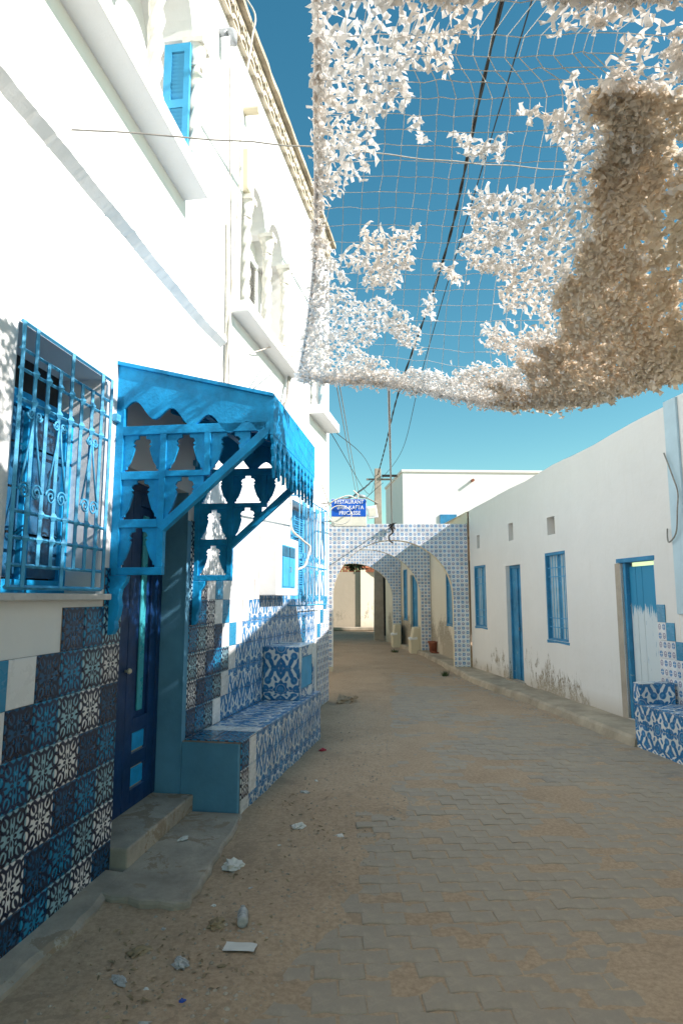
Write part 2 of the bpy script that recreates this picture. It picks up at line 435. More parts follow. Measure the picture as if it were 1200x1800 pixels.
# ---- ground sheet: fine near the camera, coarse to the horizon
def paved_edge(y):                              # left limit of the visible paving
    pts = [(-3, -1.2), (2.3, -.62), (2.65, -.45), (3.06, -.28), (3.53, .0), (4.45, .22), (4.9, .42), (6.2, .42), (8, .55), (10, .75), (14, 1.0), (30, 1.0)]
    for (y0, x0), (y1, x1) in zip(pts, pts[1:]):
        if y0 <= y <= y1: return x0 + (x1-x0)*(y-y0)/(y1-y0)
    return pts[-1][1] if y > 0 else pts[0][1]
def gh(x, y):
    e = x - paved_edge(y) + .16*noise.noise((x*1.7, y*1.7, 3)) + .07*noise.noise((x*6, y*6, 1))
    t = min(1, max(0, (e + .10)/.20)); t = t*t*(3-2*t)
    sand = .016 + .016*noise.noise((x*1.5, y*1.5, 9)) + .008*noise.noise((x*5, y*5, 4)) + .004*noise.noise((x*19, y*19, 2))
    # dug-out dip beside the bench
    sand -= .035*math.exp(-(((x-.12)/.34)**2 + ((y-4.75)/.30)**2))
    q = noise.noise((x*.55, y*.5, 21)) + .5*noise.noise((x*1.6, y*1.2, 5))
    cover = -.0042 + .0085*max(0, min(1.4, (q + .55*math.exp(-(((x-1.5)/.8)**2 + ((y-2.9)/.55)**2)) + (y-3.2)*.03 + max(0, x-1.4)*.16 - .11)*1.7)) + .0016*noise.noise((x*13, y*13, 8)) + .0022*noise.noise((x*4.3, y*4.3, 12))
    far = min(1, max(0, (y-13)/4)); cover = cover*(1-far) + .006*far
    h = sand*(1-t) + cover*t
    k = min(1, max(0, (y-22)/10)); return h*(1-k) - .02*k
def axis(segs):
    r = []
    for a, b, st in segs:
        n = max(1, int(round((b-a)/st))); r += [a + (b-a)*i/n for i in range(n)]
    return r + [segs[-1][1]]
xs = axis([(-900, -60, 140), (-60, -4, 8), (-4, -1.8, .3), (-1.8, 3.6, .045), (3.6, 6, .3), (6, 60, 9), (60, 900, 140)])
ys = axis([(-900, -40, 140), (-40, -2, 6), (-2, 2, .3), (2, 8, .045), (8, 16, .11), (16, 34, .6), (34, 60, 5), (60, 900, 140)])
mb = MB()
for y in ys:
    for x in xs:
        mb.v.append((x, y, gh(x, y) if (-4 < x < 6 and -2 < y < 34) else -.03))
nx = len(xs)
for j in range(len(ys)-1):
    for i in range(nx-1):
        mb.f.append((j*nx+i, j*nx+i+1, (j+1)*nx+i+1, (j+1)*nx+i)); mb.uv.append(None)
m, nt, p = newmat('sandy_ground')
c1 = ramp(nt, tex(nt, 1.1, 8, .65), [(.3, (.35, .245, .165)), (.7, (.53, .395, .275))])
c2 = ramp(nt, tex(nt, 38, 6, .75), [(.35, (.25, .175, .12)), (.6, (.56, .42, .295))])
cc = mix(nt, .45, c1, c2)
cc = mix(nt, X(tex(nt, 2.3, 7, .7, dist=.7)).gt(.60)*.4, cc, (.29, .22, .16))
nt.links.new(cc, p.inputs['Base Color']); p.inputs['Roughness'].default_value = .95; p.inputs['Specular IOR Level'].default_value = .1
bump(nt, p, X(tex(nt, 30, 8, .75))*.6 + X(tex(nt, 150, 4, .7))*.4, .55, .012)
SANDM = m
tag(mb.build('ground', SANDM, smooth=True, fix=False), kind='structure')

# ---- interlocking pavers
m, nt, p = newmat('grey_paver')
ge = nt.nodes.new('ShaderNodeNewGeometry'); ob = nt.nodes.new('ShaderNodeObjectInfo')
isl = (X(ge.outputs['Random Per Island']) + X(ob.outputs['Random'])).frac()
c1 = ramp(nt, tex(nt, 5.5, 3, .5), [(.3, (.25, .23, .21)), (.5, (.31, .275, .235)), (.7, (.35, .30, .245))])
c2 = ramp(nt, tex(nt, 60, 6, .8), [(.3, (.24, .21, .18)), (.65, (.47, .41, .34))])
cc = mix(nt, .35, c1, c2)
cc = mix(nt, X(ramp(nt, isl.k, [(0., .0), (1., .42)])), cc, (.24, .215, .195))
cc = mix(nt, X(ramp(nt, tex(nt, 1.4, 8, .75, dist=.5), [(.28, .2), (.60, .85)])), cc, (.42, .345, .262))
cc = mix(nt, X(ramp(nt, tex(nt, 3.1, 9, .8, dist=.9), [(.52, 0.), (.70, .65)])), cc, (.21, .20, .19))
cc = mix(nt, X(ramp(nt, tex(nt, 11, 8, .8, dist=.4), [(.50, 0.), (.66, .5)])), cc, (.50, .41, .31))
nt.links.new(cc, p.inputs['Base Color']); p.inputs['Roughness'].default_value = .9; p.inputs['Specular IOR Level'].default_value = .2
bump(nt, p, X(tex(nt, 70, 6, .7))*.5 + X(tex(nt, 16, 6, .7)), .7, .008)
PAVER = m
PL, PW, AMP = .225, .1125, .011
def paver_poly(off=0):
    n = 4; top = []; bot = []
    for i in range(n+1):
        x = -PL/2 + PL*i/n; w = AMP*(1 if i in (1,) else -1 if i in (3,) else 0)
        top.append((x*.975, PW/2*.955 + w)); bot.append((x*.975, -PW/2*.955 + w))
    return bot + top[::-1]
PP = paver_poly()
paving = tag(bpy.data.objects.new('street_paving', None), kind='structure'); link(paving)
spots = []
row = 0; y = 2.2; PA = R(2.5)
while y < 15:
    for i in range(-9, 18):
        x = i*PL + (PL/2 if row % 2 else 0) + 1.0
        X0 = x*math.cos(PA) - 0*math.sin(PA); Y0 = y + x*math.sin(PA)
        if paved_edge(Y0) - .22 < X0 < 3.25 - max(0, (Y0-7))*.085 and Y0 > 2.3:
            spots.append((X0, Y0))
    y += PW; row += 1
spots.sort(key=lambda q: (q[0]**2 + q[1]**2) if pix((q[0], q[1], 0)) and -40 < pix((q[0], q[1], 0))[0] < 1240 and pix((q[0], q[1], 0))[1] < 1840 else 900)
def paver_faces(mb, M):
    k = len(PP); n = len(mb.v)
    for p_ in PP: mb.v.append(tuple(M @ Vector((p_[0], p_[1], -.05))))
    for p_ in PP: mb.v.append(tuple(M @ Vector((p_[0], p_[1], -.004))))
    for p_ in PP: mb.v.append(tuple(M @ Vector((p_[0]*.965, p_[1]*.93, 0))))
    for a in (0, k):
        for i in range(k):
            j = (i+1) % k; mb.f.append((n+a+i, n+a+j, n+a+k+j, n+a+k+i)); mb.uv.append(None)
    for i in range(k//2-1):
        mb.f.append((n+2*k+i, n+2*k+i+1, n+3*k-2-i, n+3*k-1-i)); mb.uv.append(None)
pm = MB(); paver_faces(pm, IDM); pme = pm.mesh('paver', PAVER)
rest = MB()
for i, (x, y) in enumerate(spots):
    M = T(x + rnd.uniform(-.004, .004), y + rnd.uniform(-.003, .003), rnd.uniform(-.005, .002)) @ Matrix.Rotation(PA + R(rnd.uniform(-1.8, 1.8)), 4, 'Z') @ Matrix.Rotation(R(rnd.uniform(-.9, .9)), 4, 'X') @ Matrix.Rotation(R(rnd.uniform(-.6, .6)), 4, 'Y')
    if i < 300: inst('paver', pme, paving, M)
    else: paver_faces(rest, M)
tag(rest.build('paver_field', PAVER, paving), kind='stuff')

# ---- right-hand pavement (raised kerb strip)
mb = MB()
def kerb_w(s): return .47 + .05*noise.noise((s*1.3, 0, 2)) + .02*noise.noise((s*6, 1, 2)) + (.06 if 3 < s < 5 else 0) - min(.38, max(0, (s-5.2)*.085))
ss = [-.95 + i*.12 for i in range(126)]
for a, b in zip(ss, ss[1:]):
    wa, wb = kerb_w(a), kerb_w(b)
    za, zb = [.11 + .012*noise.noise((q*2, 5, 1)) for q in (a, b)]
    i0 = 0 if a < 5.8 else -.7
    mb.poly([(a, i0, za+.01), (b, i0, zb+.01), (b, wb-.03, zb), (a, wa-.03, za)])
    mb.poly([(a, wa-.03, za), (b, wb-.03, zb), (b, wb, zb-.03), (a, wa, za-.03)])
    mb.poly([(a, wa, za-.03), (b, wb, zb-.03), (b, wb+.035, -.05), (a, wa+.035, -.05)])
mb.poly([(ss[0], 0, -.05), (ss[0], kerb_w(ss[0])+.035, -.05), (ss[0], kerb_w(ss[0]), .08), (ss[0], 0, .12)])
tag(mb.build('pavement', KERB, None, FR, fix=False), kind='structure')

# ================================================================== LEFT HOUSE
house = thing('white_house', 'tall white house with tiled base, twisted window columns and pierced roof screen', 'house', FL)
G = -1                                           # local y = G * outward distance
def arcade_hi(cols, zc, r):
    cen = [(a+b)/2 for a, b in zip(cols, cols[1:])]
    def hi(s):
        for c in cen:
            if abs(s-c) < r: return zc + math.sqrt(max(0, r*r-(s-c)**2))*1.12
        return zc
    bps = []
    for c in cen: bps += [c + r*math.cos(math.pi*i/14) for i in range(15)]
    return hi, bps
A1, A2, A3 = (-.78, -.06, .66), (1.10, 1.81, 2.52), (4.02, 4.62)
h1, b1 = arcade_hi(A1, 6.0, .30); h2, b2 = arcade_hi(A2, 5.70, .29); h3, b3 = arcade_hi(A3, 5.5, .25)
ZT = 7.18
near = wall_shell(MB(), -8, SB, 0, ZT, [(-1.12, -.30, 1.62, 2.88, .28), (0, 1.06, 0, 2.42, .24), (-1.0, .74, 4.85, 6.45, 0)], G).build('wall', WHITE, house, FL, fix=False)
far = wall_shell(MB(), 0, 5.22, 0, ZT, [(.98, 2.64, 4.42, h2, .34, b2), (2.95, 4.35, 1.53, 2.84, .22), (3.92, 4.72, 4.33, h3, .3, b3)], G)
far.poly([(5.22, 0, 0), (5.22, 6, 0), (5.22, 6, ZT), (5.22, 0, ZT)])
far = far.build('wall', WHITE, house, FL2, fix=False)
MB().poly([(-8, 0, 7.1), (SB, 0, 7.1), (SB, 7, 7.1), (-8, 7, 7.1)])
rf = MB(); rf.box(-8, 6.3, .35, 7, 6.9, 7.05); rf.build('roof', CONC, house, FL)
F_UP = FL @ T(0, -.09, 0)                          # thicker surround of the near upper window
mb = wall_shell(MB(), -3.2, .79, 4.855, 6.75, [(-1.0, .73, 4.86, h1, .40, b1)], G)
mb.poly([(.79, 0, 4.855), (.79, .09, 4.855), (.79, .09, 6.75), (.79, 0, 6.75)]); mb.poly([(-3.2, 0, 6.75), (.79, 0, 6.75), (.79, .09, 6.80), (-3.2, .09, 6.80)])
mb.build('window_surround', WHITE, house, F_UP, fix=False)
# ledge with crumbling underside
mb = MB()
def ledge(mb, s0, s1):
    n = int((s1-s0)/.025); pr = None
    for i in range(n+1):
        s = s0 + (s1-s0)*i/n; j = .007*noise.noise((s*1.7, 0, 1)) + .003*noise.noise((s*9.7, 3, 1)) + .004*noise.noise((s*47, 0, 5))
        q = [(s, 0, 3.985), (s, -.055-j, 3.965), (s, -.06-j, 3.90+j), (s, 0, 3.855+j*2.2)]
        if pr:
            for k in range(3): mb.poly([pr[k], q[k], q[k+1], pr[k+1]])
        pr = q
ledge(mb, -8, SB); mb.build('ledge', WHITE, house, FL, fix=False)
mb = MB(); ledge(mb, 0, .52); mb.build('ledge', WHITE, house, FL2, fix=False)
# balcony slabs under the upper windows
for f_, s0, s1, z0, z1, d in ((FL, -3.2, .76, 4.72, 4.85, .20), (FL2, .75, 2.66, 4.30, 4.42, .18), (FL2, 3.86, 5.0, 4.20, 4.33, .22)):
    MB().box(s0, s1, -d, .3, z0, z1).build('window_slab', WHITE, house, f_, bevel=.008)
# twisted columns
def column_mesh(h):
    prof = []; mb = MB(); n = 56
    mb.box(-.072, .072, -.072, .072, 0, .05)
    mb.lathe([(.066, .05), (.07, .07), (.062, .09), (.05, .10), (.06, .115), (.05, .13)], n=20)
    H = h - .36
    prof = [(.048, .13 + H*i/n) for i in range(n+1)]
    mb.lathe(prof, n=28, fn=lambda th, z: 1 + .2*math.cos(3*(th - z*11)))
    t = .13 + H
    mb.lathe([(.055, t), (.058, t+.02), (.048, t+.03), (.054, t+.06), (.066, t+.11), (.06, t+.115), (.08, t+.175), (.09, t+.18)], n=24,
             fn=lambda th, z: 1 + (.10*abs(math.cos(4*th)) if z > t+.05 else 0))
    mb.box(-.085, .085, -.085, .085, t+.18, h)
    return mb.mesh('column', STONE, smooth=False)
for f_, cols, zb, zc in ((F_UP, A1, 4.85, 6.0), (FL2, A2, 4.42, 5.70), (FL2, A3, 4.33, 5.5)):
    me = column_mesh(zc-zb)
    for p_ in me.polygons: p_.use_smooth = len(p_.vertices) == 4 and p_.area < .004
    for c in cols:
        inst('column', me, house, f_ @ T(c, -.01, zb))
# cream key block above the first capital
MB().prism([(1.0, 5.72), (1.2, 5.72), (1.22, 6.18), (.98, 6.18)], 1, -.05, .05).build('key_block', CREAM, house, FL2, bevel=.004)
# recess backs and louvred shutters
def shutter(f_, s0, s1, z0, z1, y, rot=0, mat=SHUT):
    F_ = f_ @ T(s0, y, z0) @ Matrix.Rotation(R(rot), 4, 'Z'); w, h = s1-s0, z1-z0
    mb = MB()
    for a, b, c, d in ((0, .045, 0, h), (w-.06, w, 0, h), (.045, w-.06, 0, .09), (.045, w-.06, h-.07, h), (.045, w-.06, h*.48, h*.48+.07)):
        mb.box(a, b, -.018, .018, c, d)
    o = mb.build('shutter', mat, house, F_)
    z = .10
    lm = MB(); q = .016
    lm.poly([(.045, -.014, 0), (w-.06, -.014, 0), (w-.06, .010, .031), (.045, .010, .031)]); lm.poly([(.045, -.010, 0), (w-.06, -.010, 0), (w-.06, .014, .031), (.045, .014, .031)])
    lme = lm.mesh('slat', mat)
    while z < h-.09:
        if not (h*.48-.025 < z < h*.48+.07): inst('slat', lme, o, F_ @ T(0, 0, z))
        z += .034
    return o
MB().box(-1.0, .74, .30, .33, 4.85, 6.5).build('recess_back', WHITE, house, FL)
MB().box(.98, 2.64, .335, .36, 4.42, 6.05).build('recess_back', WHITE, house, FL2)
MB().box(3.92, 4.72, .295, .32, 4.33, 5.8).build('recess_back', WHITE, house, FL2)
shutter(FL, .575, .785, 4.86, 5.93, -.09, 90)
for s in (1.28, 2.0): shutter(FL2, s, s+.34, 4.44, 5.66, .30, 0, SIGNW)
shutter(FL2, 4.14, 4.50, 4.35, 5.45, .12)
# pierced parapet: scale blocks under a coping
def scale_block():
    mb = MB(); w = .26; h = .32
    pts_o = [(-w/2, 0), (w/2, 0), (w/2, h), (-w/2, h)]
    def ring(c, r0, r1, y0, y1, a0, a1, n=12):
        for i in range(n):
            t0 = R(a0 + (a1-a0)*i/n); t1 = R(a0 + (a1-a0)*(i+1)/n)
            q = [(c[0]+r*math.cos(t), c[1]+r*math.sin(t)) for r, t in ((r0, t0), (r1, t0), (r1, t1), (r0, t1))]
            mb.prism(q, 1, y0, y1)
    ring((0, .0), .085, .125, -.05, .05, 0, 180); ring((-.13, .16), .085, .125, -.05, .05, 0, 90); ring((.13, .16), .085, .125, -.05, .05, 90, 180)
    ring((0, .17), .085, .125, -.05, .05, 0, 180)
    mb.box(-.13, .13, -.05, .05, 0, .02)
    return mb.mesh('screen_block', SCREEN)
sb = scale_block()
for i in range(21): inst('screen_block', sb, house, FL2 @ T(.10 + i*.245, 0, ZT))
for i in range(4): inst('screen_block', sb, house, FL @ T(SB-.15 - i*.245, 0, ZT))
mb = MB(); n = 40
for i in range(n):
    a, b = 5.25*i/n, 5.25*(i+1)/n
    ja, jb = [.012*noise.noise((q*4, 2, 7)) for q in (a, b)]
    P = lambda s, j: [(s, -.11-j, 7.49), (s, -.105-j, 7.57), (s, .16, 7.58), (s, .16, 7.49)]
    pa, pb = P(a, ja), P(b, jb)
    for k in range(4): mb.poly([pa[k], pb[k], pb[(k+1) % 4], pa[(k+1) % 4]])
mb.build('coping', COPE, house, FL2, fix=False)
MB().box(-1.5, SB, -.11, .16, 7.49, 7.575).build('coping', COPE, house, FL)
# drain spouts
mb = MB(); pth = [(.30, 0, 6.86), (.30, -.09, 6.86)] + [(.30 , -.09-.05*math.sin(R(t)), 6.81+.05*math.cos(R(t))) for t in range(0, 91, 15)] + [(.30, -.14, 6.72)]
mb.tube(pth, .034, 12).build('drain_elbow', PVC, house, FL2, smooth=True)
MB().tube([(1.0, 0, 6.62), (1.0, -.16, 6.61)], .042, 12).build('drain_spout', CREAM, house, FL2)
# ground-floor grille window
win = MB()
s0, s1, z0, z1 = -1.12, -.30, 1.62, 2.88
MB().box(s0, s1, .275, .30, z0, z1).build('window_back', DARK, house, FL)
w = MB()
for a, b, c, d in ((s0, s0+.06, z0, z1-.22), (s1-.07, s1, z0, z1-.22), (s0+.06, s1-.07, z0, z0+.07), (s0+.06, s1-.07, z1-.30, z1-.22), (-.72, -.66, z0+.07, z1-.30)): w.box(a, b, .19, .25, c, d)
wn_ = w.build('casement', BLUE, house, FL, bevel=.003)
pane = MB().box(0, .155, .21, .222, 0, .22).mesh('pane', GLASSB)
for i, sx in enumerate((-1.055, -.89, -.655, -.50)):
    for k in range(4): inst('pane', pane, wn_, FL @ T(sx, 0, z0+.08 + k*.232))
MB().box(-.90, -.892, .20, .235, z0+.07, z1-.3).build('glazing_bar', BLUE, wn_, FL)
MB().box(-.06-1.18, -.20, -.045, .27, 1.585, 1.62).build('window_sill', MARBLE, house, FL, bevel=.004)
gr = bpy.data.objects.new('window_grille', None); link(gr, house, FL)
yb = -.025; br = .0085
def sqbar(mb, a, b, r=br):
    a, b = Vector(a), Vector(b)
    mb.tube([a, b], r*1.3, 4)
for z in (1.645, 2.875):
    m_ = MB(); sqbar(m_, (s0-.01, yb, z), (s1+.01, yb, z)); m_.build('rail', IRON, gr, FL)
for z in (1.745, 1.87, 1.99, 2.51, 2.65, 2.745):
    m_ = MB(); sqbar(m_, (s0-.01, yb, z), (s1+.01, yb, z), .007); m_.build('rail', IRON, gr, FL)
bars = [s0-.005 + i*(s1-s0+.01)/8 for i in range(9)]
for i, s in enumerate(bars):
    full = i in (0, 1, 4, 7, 8)
    m_ = MB(); sqbar(m_, (s, yb-.009, 1.645 if full else 1.745), (s, yb-.009, 2.875 if full else 2.745)); m_.build('bar', IRON, gr, FL)
dm = MB(); dm.v = [(0, -.022, 0), (.026, 0, 0), (0, 0, .034), (-.026, 0, 0), (0, 0, -.034), (0, .016, 0)]
for q in ((0, 1, 2), (0, 2, 3), (0, 3, 4), (0, 4, 1), (5, 2, 1), (5, 3, 2), (5, 4, 3), (5, 1, 4)): dm.f.append(q); dm.uv.append(None)
dme = dm.mesh('diamond', IRON)
for s in bars[1:8]:
    for z in (1.87, 1.99, 2.51, 2.65): inst('diamond', dme, gr, FL @ T(s, yb-.012, z))
def spiral(cx, cz, r, turns, a0, sg, y, n=26):
    return [(cx + sg*r*(1-.8*t/n)*math.cos(a0 + turns*2*math.pi*t/n), y, cz + r*(1-.8*t/n)*math.sin(a0 + turns*2*math.pi*t/n)) for t in range(n+1)]
def lyre(s, zt, zb, par, f_, y, k=1.0, r=.0055, mat=IRON):
    for sg in (-1, 1):
        m_ = MB()
        m_.tube(spiral(s+sg*.03*k, zt-.02, .026*k, 1.6, math.pi, -sg, y)[::-1], r, 5)
        m_.tube([(s + sg*.008*k, y, zt-.03), (s+sg*.02*k, y, zt-.12), (s+sg*.075*k, y, zb+.09)], r, 5)
        m_.tube(spiral(s+sg*.045*k, zb+.055, .042*k, 1.7, 0, sg, y), r, 5)
        m_.build('scroll', mat, par, f_, smooth=True)
for s in (bars[1]+.0, bars[3], bars[6]): lyre(s, 2.47, 2.03, gr, FL, yb-.02)

# near wall tiles: stepped field
TW, TH = .208, .224
SEQ = (T_NAVY, T_BLUE, T_TEAL, T_WHITE)
g_ = MB()
for r_ in range(8):
    cnt = {7: 1, 6: 3}.get(r_, 4 + (5-r_)); z = -.02 + r_*TH
    endi = (2 + (6-r_)) % 4
    row_n = {7: 1, 6: 3}.get(r_, 10)
    for c in range(row_n):
        s = -.004 - (c+1)*TW
        if c < cnt: mt = SEQ[(endi-c) % 4]
        elif c == cnt: mt = T_PW
        elif c == cnt+1: mt = T_PB
        else: break
        tile(near, FL, s, z, TW, TH, mt, g=G)
    k = min(row_n, cnt+2 if r_ < 6 else cnt)
    g_.box(-.004-k*TW, -.004, -.0045, -.0005, z, z+TH-.0002)
g_.build('grout', GROUT, near, FL)
# far wall tiles
UW, UH = .176, .21
def rowmap(r_):
    W_, P_, N_ = T_PW, T_PB, None
    base = {0: [0, 1, 2], 1: [3, 0, 1, 2], 2: [2, 3, 0, 1, 2], 3: [1, 2, 3, 0], 4: [0, 1, 3], 5: [2, 3], 6: [3], 7: [2]}[r_]
    L_ = [SEQ[i] for i in base]
    L_ += {0: [W_], 1: [W_], 2: [W_], 3: [W_, P_, W_], 4: [W_, P_, N_, N_, W_], 5: [W_, P_, N_, N_, N_, N_, N_, W_], 6: [], 7: []}[r_]
    if r_ < 6:
        n_ = {5: 16}.get(r_, 25)
        L_ += ['A']*(n_ - len(L_))
    return L_
g_ = MB()
for r_ in range(8):
    z = .53 + r_*UH; L_ = rowmap(r_); run = None
    for c, mt in enumerate(L_):
        if mt is None: continue
        s = .004 + c*UW
        if s + UW > 4.36: break
        az = mt == 'A'; mt = T_AZ if az else mt
        if c == 20 and az and r_ in (1, 2, 3): mt = T_BLUE
        tile(far, FL2, s, z, UW, UH, mt, g=G, fu=az and c % 2 == 1, fv=az and r_ % 2 == 1)
        g_.box(s, s+UW, -.0045, -.0005, z, z+UH)
g_.build('grout', GROUT, far, FL2)
g_ = MB()                                       # small-motif tiles up the street corner with blue stepped edge
for r_ in range(8):
    z = .02 + r_*.2; c0 = {6: 1, 7: 2}.get(r_, 0)
    for c in range(4):
        s = 4.41 + c*.2
        if r_ >= 4 and c == c0 - (0 if r_ < 6 else 0) and r_ >= 5: mt = T_PB
        elif c < c0: continue
        else: mt = T_MO
        tile(far, FL2, s, z, .2, .2, mt, g=G)
        g_.box(s, s+.2, -.0045, -.0005, z, z+.2)
g_.build('grout', GROUT, far, FL2)
# door in its recess
dr = MB()
for a, b, c, d in ((0, .055, .16, 2.42), (1.0, 1.06, .16, 2.42), (.055, 1.0, 2.36, 2.42)): dr.box(a, b, .19, .235, c, d)
door = dr.build('door', NAVY, house, FL, bevel=.004)
for s in (.055, .53):
    leaf = MB()
    for a, b, c, d in ((0, .12, .16, 2.36), (.35, .47, .16, 2.36), (.12, .35, .16, .28), (.12, .35, .43, .52), (.12, .35, .66, .76), (.12, .35, 2.26, 2.36)): leaf.box(s+a, s+b, .195, .225, c, d)
    lo = leaf.build('door_leaf', NAVY, door, FL, bevel=.003)
    MB().box(s+.12, s+.35, .214, .222, .76, 2.26).build('slot_pane', NAVY, door, FL)
    MB().box(s+.19, s+.275, .200, .214, .80, 2.20).build('slot_panel', TEALPANE, door, FL, bevel=.006)
    for zz in (.28, .52): MB().box(s+.14, s+.33, .203, .221, zz+.015, zz+.135).build('raised_panel', BLUE, door, FL, bevel=.012)
MB().lathe([(.008, 0), (.008, .02), (.018, .03), (.02, .04), (.012, .05)], n=12).build('door_knob', CREAM, door, FL @ T(.50, .20, 1.1) @ Matrix.Rotation(R(90), 4, 'X'), smooth=True)
# teal reveal
MB().box(1.052, 1.0595, -.002, .24, .02, 2.42).build('teal_reveal', TEAL, house, FL)
MB().box(1.045, SB+.006, -.008, -.0015, .02, 2.2).build('teal_edge', TEAL, house, FL)
# door step
tag(MB().box(-.0, 1.05, -.115, .235, -.05, .155).build('door_step', CONC, house, FL, bevel=.012))
# rough concrete skirting along the tiled base
mb = MB(); n = 50; pr = None
for i in range(n+1):
    s = -3.2 + 3.15*i/n; w_ = .165 + .035*noise.noise((s*2.4, 3, 1)) + .03*noise.noise((s*8, 3, 1))
    q = [(s, -.008, .055), (s, -w_+.03, .045 + .006*noise.noise((s*9, 1, 1))), (s, -w_, .03), (s, -w_-.012, -.05)]
    if pr:
        for k in range(3): mb.poly([pr[k], q[k], q[k+1], pr[k+1]])
    pr = q
mb.build('base_strip', CONC, house, FL, fix=False)
# pad before the door
pad = MB(); pts = [(-.30, .10), (-.335, .19), (-.33, .28), (-.365, .36), (-.35, .46), (-.37, .55), (-.33, .625), (-.24, .60), (-.15, .615), (-.05, .595), (.06, .60), (.18, .57), (.30, .575), (.44, .55), (.60, .555), (.82, .53), (1.02, .50), (1.02, .10)]
pad.prism([(a, -b) for a, b in pts], 2, -.05, .048)
tag(pad.build('concrete_pad', CONC, None, FL, bevel=.02), kind='structure')

# ---- street window with bulging grille on the far wall
MB().box(2.95, 4.35, .215, .24, 1.53, 2.84).build('window_back', WHITE, house, FL2)
shutter(FL2, 2.97, 3.55, 1.55, 2.80, .16); shutter(FL2, 3.75, 4.33, 1.55, 2.80, .19)
gr2 = bpy.data.objects.new('window_grille', None); link(gr2, house, FL2)
yo = -.14
for z in (1.50, 2.0, 2.86):
    MB().tube([(2.86, 0, z), (2.86, yo, z), (4.44, yo, z), (4.44, 0, z)], .009, 4).build('rail', IRON, gr2, FL2)
for i in range(10):
    s = 2.86 + i*1.58/9
    MB().tube([(s, yo, 1.50), (s, yo, 2.86)], .007, 4).build('bar', IRON, gr2, FL2)
for i in range(1, 9, 2):
    s = 2.86 + i*1.58/9
    lyre(s, 2.80, 2.04, gr2, FL2, yo-.012, 1.5, .006); lyre(s, 1.96, 1.53, gr2, FL2, yo-.012, 1.4, .006)

# ================================================================== DOOR CANOPY
can = thing('door_canopy', 'bright blue carved wooden canopy with fringe and bell cut-outs over the door', 'canopy', FL)
S0, S1, DP = -.16, 1.22, .96
def val(side_s, mb):                               # scalloped side valance, sloped top
    pts = [(0, 3.02), (DP, 2.78), (DP, 2.585)]
    n = 44
    for i in range(n+1):
        d = DP - .02 - (DP-.04)*i/n
        zb = 2.80 - .215*d
        w = .045*math.cos((d-.12)*2*math.pi/.235)
        pts.append((d, zb - .035 + w))
    pts.append((0, 2.74))
    mb.prism([(-d, z) for d, z in pts], 0, side_s, side_s+.022)
for s in (S0, S1-.022):
    mb = MB(); val(s, mb); mb.build('side_valance', BLUE, can, FL, bevel=.002)
mb = MB(); mb.prism([(.01, 3.045), (-DP-.02, 2.795), (-DP-.02, 2.775), (.01, 3.022)], 0, S0-.02, S1+.02); mb.build('roof_board', BLUE, can, FL)
for i in range(6):                                # corrugation laths under the roof
    s = S0 + .12 + i*.23
    MB().prism([(0, 3.0), (-DP+.03, 2.76), (-DP+.03, 2.715), (0, 2.955)], 0, s, s+.045).build('rafter', BLUE, can, FL)
MB().box(S0+.03, S1-.03, -.5, -.46, 2.75, 2.80).build('purlin', BLUE, can, FL)
